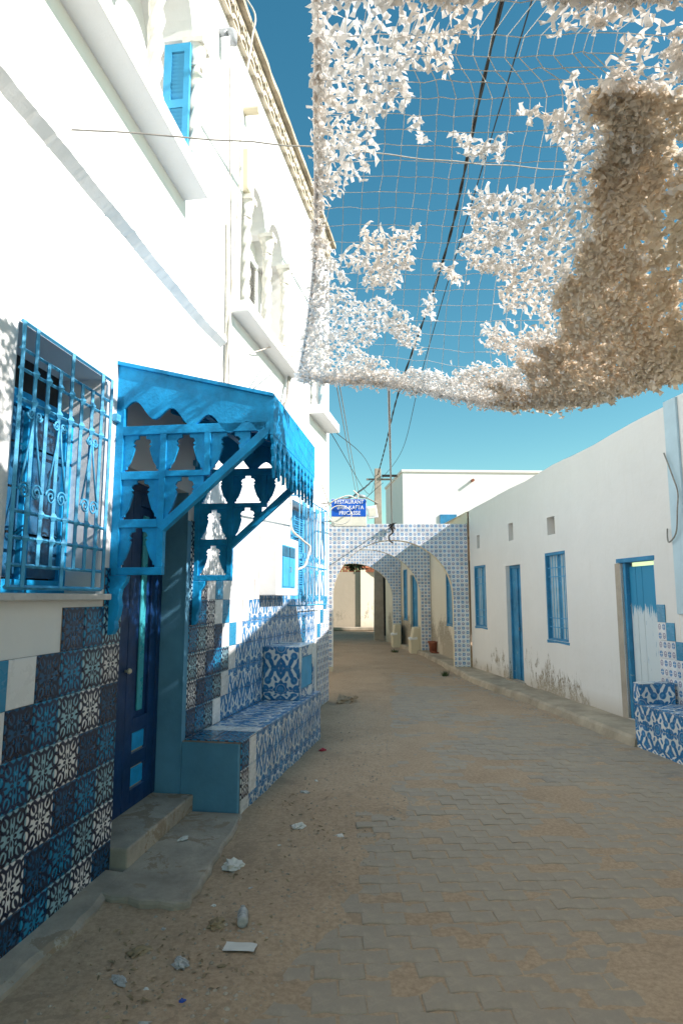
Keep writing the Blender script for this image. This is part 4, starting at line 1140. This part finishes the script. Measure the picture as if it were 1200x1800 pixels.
# ================================================================== CABLES
def catm(pts, n=8):
    P = [Vector(p) for p in pts]; P = [P[0]*2-P[1]] + P + [P[-1]*2-P[-2]]; out = []
    for i in range(1, len(P)-2):
        for k in range(n):
            t = k/n; a, b, c, d = P[i-1], P[i], P[i+1], P[i+2]
            out.append(.5*((2*b) + (c-a)*t + (2*a-5*b+4*c-d)*t*t + (3*b-a-3*c+d)*t**3))
    return out + [P[-2]]
def cable(name, pts, r, mat, label, cat='cable', group=None, n=10, wob=0, fr=None, seg=6):
    if fr: pts = [fr @ Vector(p) for p in pts]
    path = catm(pts, n)
    if wob: path = [p + Vector((noise.noise(p*3.1), noise.noise(p*2.7 + Vector((5, 0, 0))), noise.noise(p*2.3 + Vector((0, 7, 0)))))*wob for p in path]
    o = MB().tube(path, r, seg).build(name, mat, smooth=True); return tag(o, label, cat, group)
tw = thing('twisted_cable', 'thick twisted black power cable running from the pole over the net', 'cable')
main = catm([(1.42, 24.5, 6.35), (1.42, 20, 6.45), (1.43, 15.5, 6.7), (1.70, 9.9, 7.2), (1.60, 5.6, 7.5), (1.5, -4, 8)], 40)
for k in range(2):
    path = []
    for i, p_ in enumerate(main):
        a = i*.55 + k*math.pi; path.append(p_ + Vector((math.cos(a), 0, math.sin(a)))*.012)
    MB().tube(path, .0125, 5).build('strand', CABLE_B, tw, smooth=True)
cable('thin_wire', [(1.5, 24.5, 6.1), (1.95, 20, 6.3), (1.78, 13.2, 6.6), (1.83, 5.4, 7.3), (1.8, -4, 8)], .008, CABLE_B, 'thin black wire running beside the thick twisted cable')
for k in range(2):
    cable('thin_wire', [(-.10 + k*.05, 10.2, 5.2), (.30 + k*.09, 20, 5.75), (.75 + k*.16, 30, 6.2), (1.4 + k*.4, 42, 6.6)], .009, CABLE_G, 'grey wire of the pair slanting away behind the house corner', group='pair of grey wires')
cable('feed_cable', [(1.3, 24.5, 6.2), (.7, 18, 4.75), (.2, 13, 3.65), (-.12, 10.2, 3.15)], .022, CABLE_B, 'thick black feed cable drooping from the pole to the sign', wob=.02)
cable('thin_wire', [(1.3, 24.5, 6.2), (.6, 17, 5.4), (-.2, 10.1, 4.35)], .007, CABLE_B, 'thin level wire from the pole arm to the house wall')
cable('thin_wire', [(1.3, 24.5, 6.1), (.8, 19, 4.7), (-.2, 10.1, 4.30)], .007, CABLE_B, 'sagging thin wire between pole and house corner')
cable('thin_wire', [(1.6, 24.5, 6.0), (1.3, 20, 5.2), (.6, 14.5, 3.9), (.35, 9.7, 3.05)], .007, CABLE_B, 'thin wire from the pole down to the flood lamp')
cable('guy_wire', [FL @ Vector((-.81, -.01, 4.11)), (0, 3.7, 4.42), (1.67, 4.5, 4.86), (3.9, 5.4, 5.5)], .0045, CABLE_G, 'thin guy wire strung from the upper house wall across the street', wob=.02, n=14)
cable('conduit', [(.62, -.02, 3.35), (.60, -.025, 4.2), (.57, -.02, 5.1)], .016, CABLE_W, 'pale conduit rising up the house wall beside the ledge end', fr=FL2)
cable('wall_cable', [(.56, -.04, 3.45), (.62, -.06, 4.5), (.70, -.08, 5.6), (.66, -.10, 6.3), (.85, -.12, 7.3), (.9, -.13, 7.62), (1.2, .1, 8.2)], .011, CABLE_W, 'white cable climbing the house wall and over the coping', fr=FL2)
cable('wall_cable', [(.66, -.03, 3.5), (.65, -.03, 4.8), (.52, -.03, 6.2), (.50, -.03, 7.1)], .006, CABLE_G, 'thin grey cable straight up the house wall to the parapet', fr=FL2)
cable('wall_cable', [(2.9, -.05, 4.6), (2.55, -.06, 4.15), (2.3, -.05, 3.75), (2.25, -.04, 3.3), (2.5, -.06, 3.0), (2.62, -.08, 2.8), (2.66, -.10, 2.45), (2.8, -.2, 2.3), (3.0, -.24, 2.2), (2.75, -.22, 1.98), (2.5, -.1, 1.9)], .014, CABLE_W, 'thick pale cable bundle looping down to the barred window', fr=FL2, wob=.03)
cable('wall_cable', [(2.62, -.05, 4.35), (2.45, -.07, 4.0), (2.32, -.06, 3.8), (2.28, -.05, 3.3)], .016, CABLE_G, 'grey cable bunched above the canopy end', fr=FL2, wob=.04)
cable('wall_cable', [(4.6, -.03, 3.3), (4.9, -.06, 3.05), (5.15, -.15, 3.0), (5.25, -.4, 3.03), (5.1, -.55, 2.95)], .012, CABLE_W, 'white cable bundle crossing to the shop sign', fr=FL2, wob=.03)
lp = [(-.02 + .17*math.cos(t*.45), 9.5, 2.83 + .14*math.sin(t*.45)) for t in range(16)]
cable('cable_coil', lp, .009, CABLE_W, 'loose loop of white cable hanging over the shop sign')
cable('cable_coil', [(-.25, 9.55, 2.95), (-.1, 9.5, 3.05), (.1, 9.5, 3.12), (.22, 9.5, 3.08), (.25, 9.5, 3.13), (.18, 9.5, 3.2)], .011, CABLE_W, 'stiff white cable bent over the top of the shop sign')
cable('hanging_lead', [(-1.165, .05, 3.2), (-1.30, .06, 2.95), (-1.36, .07, 2.7), (-1.33, .07, 2.4), (-1.26, .06, 2.25), (-1.14, .05, 2.2), (-1.10, .03, 2.35)], .009, CABLE_G, 'frayed pale lead hanging down the pale blue pilaster', fr=FR, wob=.02)
tr = thing('tie_rope', 'taut grey rope from the net edge to the first archway crown', 'rope', T(1.1, 14.0, 2.9))
ra = at_z(683, 684, 3.39)
MB().tube([ra + (Vector((1.11, 13.98, 3.22)) - ra)*t/20 for t in range(21)], .012, 6).build('rope', CABLE_G, tr, IDM)
mb = MB()
for _ in range(26):
    a = Vector((1.11, 13.96, 3.15)); d = Vector((rnd.gauss(0, 1), rnd.gauss(0, .5), rnd.gauss(0, 1))).normalized()*rnd.uniform(.06, .15)
    mb.tube([a, a+d*.5+Vector((0, 0, .02)), a+d], [.02, .014, .003], 5)
mb.build('knot', CABLE_B, tr, IDM)
MB().tube(catm([(1.11, 13.95, 3.15), (1.13, 13.94, 3.02), (1.04, 13.94, 2.93), (1.06, 13.95, 2.84), (1.13, 13.97, 2.78)], 6), .018, 6).build('rope_tail', CABLE_B, tr, IDM, smooth=True)

# ================================================================== SHADE NET
net = thing('camouflage_net', 'torn white camouflage shade net strung over the street, sagging cream bundle on its right', 'net')
def prow(us, vs, zs): return [at_z(u, v, z) for u, v, z in zip(us, vs, zs)]
def wrow(Y, x0, x1, z): return [Vector((x0 + (x1-x0)*i/6, Y, z - (.12 if i > 3 else 0))) for i in range(7)]
CG = [wrow(-3.0, -.2, 4.2, 3.95), wrow(-1.0, -.18, 4.1, 3.92), wrow(.8, -.14, 4.0, 3.87),
      prow((553, 680, 810, 940, 1080, 1260, 2200), (0,)*7, (3.82, 3.76, 3.73, 3.72, 3.72, 3.70, 3.70)),
      prow((555, 680, 800, 930, 1060, 1260, 2100), (170,)*7, (3.76, 3.70, 3.67, 3.67, 3.68, 3.68, 3.68)),
      prow((556, 670, 790, 910, 1040, 1240, 2000), (310, 310, 312, 312, 308, 300, 300), (3.70, 3.64, 3.62, 3.62, 3.68, 3.66, 3.66)),
      prow((553, 660, 770, 880, 1010, 1240, 1950), (450, 452, 455, 452, 450, 440, 430), (3.61, 3.57, 3.54, 3.50, 3.46, 3.38, 3.38)),
      prow((540, 650, 755, 860, 985, 1240, 1900), (575, 582, 588, 590, 590, 570, 540), (3.49, 3.46, 3.43, 3.34, 3.20, 3.10, 3.12)),
      prow((524, 640, 745, 870, 1020, 1240, 1850), (662, 670, 686, 712, 708, 655, 600), (3.40, 3.40, 3.37, 3.16, 2.95, 2.86, 2.92))]
NR, NC = len(CG)-1, 6
def cr(a, b, c, d, t): return .5*((2*b) + (c-a)*t + (2*a-5*b+4*c-d)*t*t + (3*b-a-3*c+d)*t**3)
def surf(r, c):
    r = min(max(r, 0), NR-1e-6); c = min(max(c, 0), NC-1e-6); i, j = int(r), int(c); fr_, fc = r-i, c-j
    def rowpt(k):
        k = min(max(k, 0), NR); g = CG[k]; q = [g[min(max(j+e, 0), NC)] for e in (-1, 0, 1, 2)]
        return cr(*q, fc)
    p = cr(rowpt(i-1), rowpt(i), rowpt(i+1), rowpt(i+2), fr_)
    return p + Vector((0, 0, .016*noise.noise(p*2.6)))
def tang(r, c):
    e = .04; a = surf(r, c+e)-surf(r, c-e); b = surf(r+e, c)-surf(r-e, c)
    a.normalize(); b = (b - a*b.dot(a)).normalized(); return a, b, a.cross(b)
cm = MB()
for k in range(NC*4+1):
    c = k/4
    cm.tube([surf(r/5, c) + Vector((rnd.gauss(0, 1), rnd.gauss(0, 1), rnd.gauss(0, 1)))*.003 for r in range(NR*5+1)], .0021, 3, caps=False)
for k in range(NR*5+1):
    r = k/5
    cm.tube([surf(r, c/5) + Vector((rnd.gauss(0, 1), rnd.gauss(0, 1), rnd.gauss(0, 1)))*.003 for c in range(NC*5+1)], .0021, 3, caps=False)
tag(cm.build('cord_mesh', CORD, net, fix=False), kind='stuff')
MB().tube([surf(r/8, 0) for r in range(NR*8+1)], .013, 8).build('edge_rope', ROPE, net, smooth=True)
MB().tube([surf(NR, c/6) for c in range(NC*6+1)], .006, 6).build('edge_rope', ROPE, net, smooth=True)
MB().tube(catm([surf(NR, 0), FL2 @ Vector((1.75, -.25, 4.35)), FL2 @ Vector((1.28, -.02, 4.10))], 8), .007, 6).build('corner_rope', ROPE, net, smooth=True)
MB().tube(catm([surf(NR-.7, 0), FL2 @ Vector((2.7, -.1, 4.62))], 6), .006, 6).build('corner_rope', ROPE, net, smooth=True)
DENSE = [
 [(545, -40), (880, -40), (868, 5), (805, 60), (785, 105), (722, 130), (712, 195), (662, 212), (668, 280), (640, 290), (598, 335), (575, 380), (545, 400)],
 [(540, 380), (566, 380), (575, 440), (562, 500), (540, 520)],
 [(562, 455), (610, 445), (640, 395), (672, 400), (732, 400), (722, 460), (690, 505), (655, 500), (628, 480), (590, 470)],
 [(524, 520), (590, 486), (650, 530), (690, 512), (738, 592), (722, 622), (700, 600), (660, 570), (650, 612), (662, 655), (545, 700), (510, 690), (515, 600)],
 [(520, 640), (650, 650), (760, 655), (880, 640), (960, 590), (1010, 740), (860, 735), (720, 705), (640, 690), (530, 700)],
 [(1320, -40), (965, -40), (955, 50), (1060, 40), (1080, 100), (1100, 130), (1040, 162), (1000, 138), (990, 190), (918, 192), (975, 240), (985, 290), (1010, 330), (900, 335), (812, 340), (822, 390), (810, 450), (880, 492), (890, 540), (940, 560), (900, 600), (862, 612), (960, 650), (1320, 720)],
 [(735, 208), (758, 210), (756, 240), (740, 242)], [(800, 228), (840, 245), (880, 240), (890, 285), (860, 290), (805, 258)],
 [(772, 472), (815, 480), (808, 502), (775, 494)], [(745, 510), (765, 512), (772, 560), (742, 562)], [(850, 560), (905, 572), (880, 625), (856, 612)]]
BAG = [(1060, 190), (1330, 60), (1330, 760), (860, 740), (868, 690), (950, 628), (995, 540), (1028, 400), (1030, 300)]
def inside(p, poly):
    x, y = p; ins = False; n = len(poly)
    for i in range(n):
        (x0, y0), (x1, y1) = poly[i], poly[(i+1) % n]
        if (y0 > y) != (y1 > y) and x < (x1-x0)*(y-y0)/(y1-y0) + x0: ins = not ins
    return ins
def ribbon(mb, c0, a, b, nrm, L, W, curl, twist, bow):
    n = 4; pts = []; kink = rnd.uniform(-.9, .9); ph = rnd.uniform(0, 6)
    for i in range(n+1):
        t = i/n - .5
        zig = (1 if i % 2 else -1)*.10*L
        ctr = c0 + a*(L*t) + nrm*(curl*(1-4*t*t)*1.6 + zig*.6) + b*(bow*math.cos(t*5 + ph)*1.4 + zig*kink)
        ang = twist*t*2 + kink*(.5 if i % 2 else -.5); w = W*(1.25, .8, 1.1, .75, 1.2)[i]*rnd.uniform(.75, 1.2)
        d = (b*math.cos(ang) + nrm*math.sin(ang) + a*kink*.25).normalized()
        pts.append((ctr-d*w*.5, ctr+d*w*.5))
    k = len(mb.v)
    for p, q in pts: mb.v += [tuple(p), tuple(q)]
    for i in range(n): mb.f.append((k+2*i, k+2*i+1, k+2*i+3, k+2*i+2)); mb.uv.append(None)
sc1, sc2 = MB(), MB()
def put(r, c, bag, scale=1.0, off=0):
    p = surf(r, c); a, b, nrm = tang(r, c)
    th = (math.pi/4 if rnd.random() < .5 else -math.pi/4) + rnd.gauss(0, .42)
    d = a*math.cos(th) + b*math.sin(th); e = b*math.cos(th) - a*math.sin(th)
    tl = rnd.gauss(0, .16 if bag else .24); d = (d + nrm*tl).normalized(); e = (e - d*e.dot(d)).normalized(); n2 = d.cross(e)
    ribbon(sc2 if bag else sc1, p + nrm*(off + rnd.gauss(0, .004 if bag else .008)), d, e, n2, rnd.uniform(.055, .10)*scale, rnd.uniform(.013, .028)*scale*(1.35 if bag else 1), rnd.gauss(0, .005 if bag else .009), rnd.gauss(0, .5 if bag else .75), rnd.gauss(0, .005))
SPC = .036
for ri in range(NR):
    for ci in range(NC):
        A = (surf(ri+.5, ci+1)-surf(ri+.5, ci)).length; B = (surf(ri+1, ci+.5)-surf(ri, ci+.5)).length
        na, nb_ = max(1, int(A/SPC)), max(1, int(B/SPC))
        for x in range(na):
            for y in range(nb_):
                c = ci + (x + .5 + rnd.uniform(-.28, .28))/na; r = ri + (y + .5 + rnd.uniform(-.28, .28))/nb_
                p = surf(r, c); q = pix(p)
                if q is None or q[1] < -60 or q[0] > 1320:
                    nz = noise.noise(p*.9 + Vector((3, 1, 0)))
                    if nz > -.6 - (.3 if c > 2 else 0):
                        put(r, c, c > 4.2, 1.5)
                        for e_ in range(2 if c > 1.5 else 1): put(r, c, c > 4.2, 1.7, -.02 + .04*e_)  # extra layers on the unseen overhead net, added to darken the ground
                    continue
                j = (q[0] + 26*noise.noise(p*7.5), q[1] + 26*noise.noise(p*7.5 + Vector((9, 9, 9))))
                if inside((q[0] + 60*noise.noise(p*5), q[1] + 60*noise.noise(p*5 + Vector((4, 4, 4)))), BAG) and rnd.random() < .94:
                    for off in (0, .006, .014, -.01, .022): put(r, c, True, .95, off)
                elif any(inside(j, D) for D in DENSE):
                    put(r, c, False)
                    if rnd.random() < .42: put(r, c, False, 1.0, -.012)
                    if q[1] > 640 and rnd.random() < .8: put(r, c, False, 1.0, -.03)
# rolled, frayed far edge and left edge
for i in range(900):
    c = rnd.uniform(0, NC); bag = c > 3.1
    put(NR - abs(rnd.gauss(0, .05)), c, bag, 1.0, rnd.gauss(0, .03))
for i in range(260): put(rnd.uniform(3, NR), .05 + abs(rnd.gauss(0, .04)), False, .7)
o1 = tag(sc1.build('scrim_strips', SCRIM, net, fix=False), kind='stuff')
o2 = tag(sc2.build('bundle_strips', SCRIM2, net, fix=False), kind='stuff'); o2['label'] = 'thick cream sagging bundle of the net'

# ================================================================== LITTER
def crumple(name, label, loc, size, mat, seed, flat=.35, sub=3, cat='litter'):
    b = bmesh.new(); bmesh.ops.create_icosphere(b, subdivisions=sub, radius=1)
    for v in b.verts:
        p = v.co.copy(); q = p*1.6 + Vector((seed*3.7, seed, 0))
        k = 1 + .6*noise.noise(q) + .6*abs(noise.noise(q*2.3)) - .5*abs(noise.noise(q*4.1))
        v.co = Vector((p.x*k*size[0], p.y*k*size[1], max(-.15, p.z*k)*size[0]*flat))*.72
    me = bpy.data.meshes.new(name); b.to_mesh(me); b.free(); me.materials.append(mat)
    o = bpy.data.objects.new(name, me); x, y = loc
    link(o, None, T(x, y, gh(x, y) + size[0]*flat*.12) @ Matrix.Rotation(seed*1.3, 4, 'Z')); return tag(o, label, cat)
def sheet(name, label, loc, w, h, mat, rz, bend=.012, cat='litter', z=None):
    mb = MB(); n = 6
    def P(i, j, dz): 
        x, y = -w/2 + w*i/n, -h/2 + h*j/n
        return (x + .03*w*noise.noise((y*30, 1, rz)), y + .05*h*noise.noise((x*30, 2, rz)), .006 + bend*(noise.noise((x*14, y*14, rz*3)) + .5) + dz)
    for dz in (0, .0012):
        for i in range(n):
            for j in range(n): mb.poly([P(i, j, dz), P(i+1, j, dz), P(i+1, j+1, dz), P(i, j+1, dz)])
    x, y = loc
    o = mb.build(name, mat, None, T(x, y, (gh(x, y) if z is None else z)) @ Matrix.Rotation(rz, 4, 'Z'), fix=False); return tag(o, label, cat)
sheet('paper_card', 'white rectangular paper lying on the dirt by the paving edge', (-.46, 3.13), .145, .07, PAPER, -.12, .006)
bt = MB().lathe([(.0, .004), (.02, 0), (.026, .004), (.0265, .02), (.0245, .024), (.0265, .03), (.0265, .05), (.0245, .055), (.0265, .06), (.0265, .10), (.022, .118), (.011, .135), (.010, .142), (.013, .143), (.013, .157), (0, .158)], n=18)
tag(bt.build('plastic_bottle', PLAST, None, T(-.475, 3.30, gh(-.475, 3.3)+.026) @ Matrix.Rotation(R(8), 4, 'Z') @ Matrix.Rotation(R(-90), 4, 'X'), smooth=True), 'small clouded plastic bottle lying on the dirt', 'bottle')
crumple('crumpled_wrapper', 'brownish crumpled wrapper next to the small plastic bottle', (-.61, 3.34), (.07, .05), LEAFDRY, 1.1)
crumple('plastic_bag', 'crumpled white plastic bag at the concrete pad corner', (-.64, 4.02), (.075, .085), PAPER, 2.3, .5)
crumple('crumpled_foil', 'grey crumpled foil piece on the dirt', (-.70, 3.02), (.06, .045), PLAST, 3.9, .3)
crumple('bottle_cap', 'dark blue plastic cap scrap on the dirt', (-.63, 2.76), (.018, .018), BLUEP, 4.4, .5, 2)
crumple('crumpled_tissue', 'white and red crumpled tissue on the sand in front of the bench end', (-.30, 4.70), (.075, .05), PAPER, 5.7, .4)
crumple('tissue_scrap', 'flat whitish scrap in the dug-out sand dip', (-.01, 4.58), (.045, .03), PAPER, 6.2, .25)
crumple('red_wrapper', 'red and silver wrapper at the foot of the far bench end', (-.20, 6.92), (.05, .04), REDP, 7.7, .5)
crumple('paper_scrap', 'torn white paper scrap on the concrete pad', (-1.02, 4.36), (.055, .03), PAPER, 8.1, .25).location.z = .055
crumple('plastic_scrap', 'clear plastic scrap half buried in the sand along the bench', (-.30, 5.46), (.06, .035), PLAST, 9.2, .25)
crumple('dry_leaf_clump', 'dry brown leaf clump on the dirt near the wall strip', (-.92, 3.14), (.07, .05), LEAFDRY, 10.4, .3)
crumple('flat_foil', 'pale flattened plastic strip on the dirt near the picture of tiles', (-.93, 2.90), (.06, .03), PLAST, 11.4, .2)['label'] = 'pale flattened plastic strip on the dirt near the tiled base'
crumple('dirt_heap', 'small dark heap of dirt and twigs at the house corner', (.08, 10.0), (.26, .17), SANDM, 12.9, .42, 3, 'dirt heap')
crumple('stone_chip', 'flat grey stone chip at the edge of the sand dip', (.37, 4.90), (.045, .035), CONC, 13.3, .35)
for i, (x, y) in enumerate(((-.80, 2.85), (-.52, 3.0), (-.86, 3.32), (-.66, 3.55), (-.35, 3.42), (-.50, 3.75), (-.40, 4.35), (-.15, 4.75), (.15, 4.85), (-.22, 5.8), (-.30, 4.95), (-.74, 2.62))):
    tag(crumple('litter_scrap', 'x', (x, y), (rnd.uniform(.012, .034), rnd.uniform(.010, .026)), (PAPER, LEAFDRY, PLAST)[i % 3], 20 + i*1.7, .35, 2), 'tiny crumpled scrap of paper or leaf on the sandy strip', 'litter', 'tiny scraps scattered on the sandy strip')
# pebbles, twigs and leaf crumbs
mb = MB()
def pebble(x, y, r_):
    z = gh(x, y) + r_*.2; n = len(mb.v); a = rnd.uniform(0, 3)
    for k in range(5):
        q = a + k*1.2566; rr = r_*rnd.uniform(.7, 1.2); mb.v.append((x+rr*math.cos(q), y+rr*math.sin(q), z-r_*.2))
    mb.v.append((x+rnd.uniform(-.3, .3)*r_, y+rnd.uniform(-.3, .3)*r_, z+r_*rnd.uniform(.3, .7)))
    for k in range(5): mb.f.append((n+k, n+(k+1) % 5, n+5)); mb.uv.append(None)
for _ in range(1500):
    y = 2.4 + 8*rnd.random()**1.6; x = paved_edge(y) + .1 - abs(rnd.gauss(0, .5))
    wl_ = -1.35 + (y-3.94)*.14 + .25
    if y > 4.9: wl_ += .42
    if x > wl_: pebble(x, y, rnd.choice((.004, .005, .006, .008, .012)))
for _ in range(500):
    y = rnd.uniform(7.5, 18); x = 3.08 - (y-7.2)*.122 - abs(rnd.gauss(0, .12)); pebble(x, y, rnd.choice((.008, .012, .018)))
tag(mb.build('pebbles', CONC, None, fix=False), 'loose pebbles and grit scattered over the dirt', 'pebbles', kind='stuff')
mb = MB()
for _ in range(330):
    hub = rnd.choice(((-.62, 3.3), (-.6, 3.95), (-.75, 2.95), (.05, 4.65), (-.95, 3.2), (-.3, 5.2), (-.85, 2.75), (-.2, 4.6)))
    x, y = hub[0] + rnd.gauss(0, .16), hub[1] + rnd.gauss(0, .16); z = gh(x, y) + .004; a = rnd.uniform(0, 6.3); l = rnd.uniform(.005, .022)
    if (FL.inverted() @ Vector((x, y, 0))).y > -.2: continue
    d = Vector((math.cos(a), math.sin(a), rnd.uniform(-.1, .4)))*l; e = Vector((-math.sin(a), math.cos(a), rnd.uniform(-.3, .3)))*l*.3
    c = Vector((x, y, z)); mb.poly([c-d, c+e, c+d, c-e+Vector((0, 0, .004))])
tag(mb.build('leaf_crumbs', LEAFDRY, None, fix=False), 'dry leaf crumbs and twigs on the dirt', 'leaf litter', kind='stuff')
# tufts of weeds by the kerb
for x, y, lb in ((2.13, 13.4, 'weed tuft at the kerb before the first archway'), (1.55, 19.0, 'weed tuft on the road edge by the middle arch')):
    w_ = thing('weed_tuft', lb, 'weeds', T(x, y, 0)); mb = MB()
    for _ in range(60):
        a = rnd.uniform(0, 6.3); r_ = rnd.random()*.12; l = rnd.uniform(.05, .13); b = Vector((r_*math.cos(a), r_*math.sin(a), 0)); d = Vector((math.cos(a)*.5, math.sin(a)*.5, 1))*l; e = Vector((-math.sin(a), math.cos(a), 0))*.012
        mb.poly([b-e, b+e, b+d])
    mb.build('blades', LEAF, w_, fix=False)
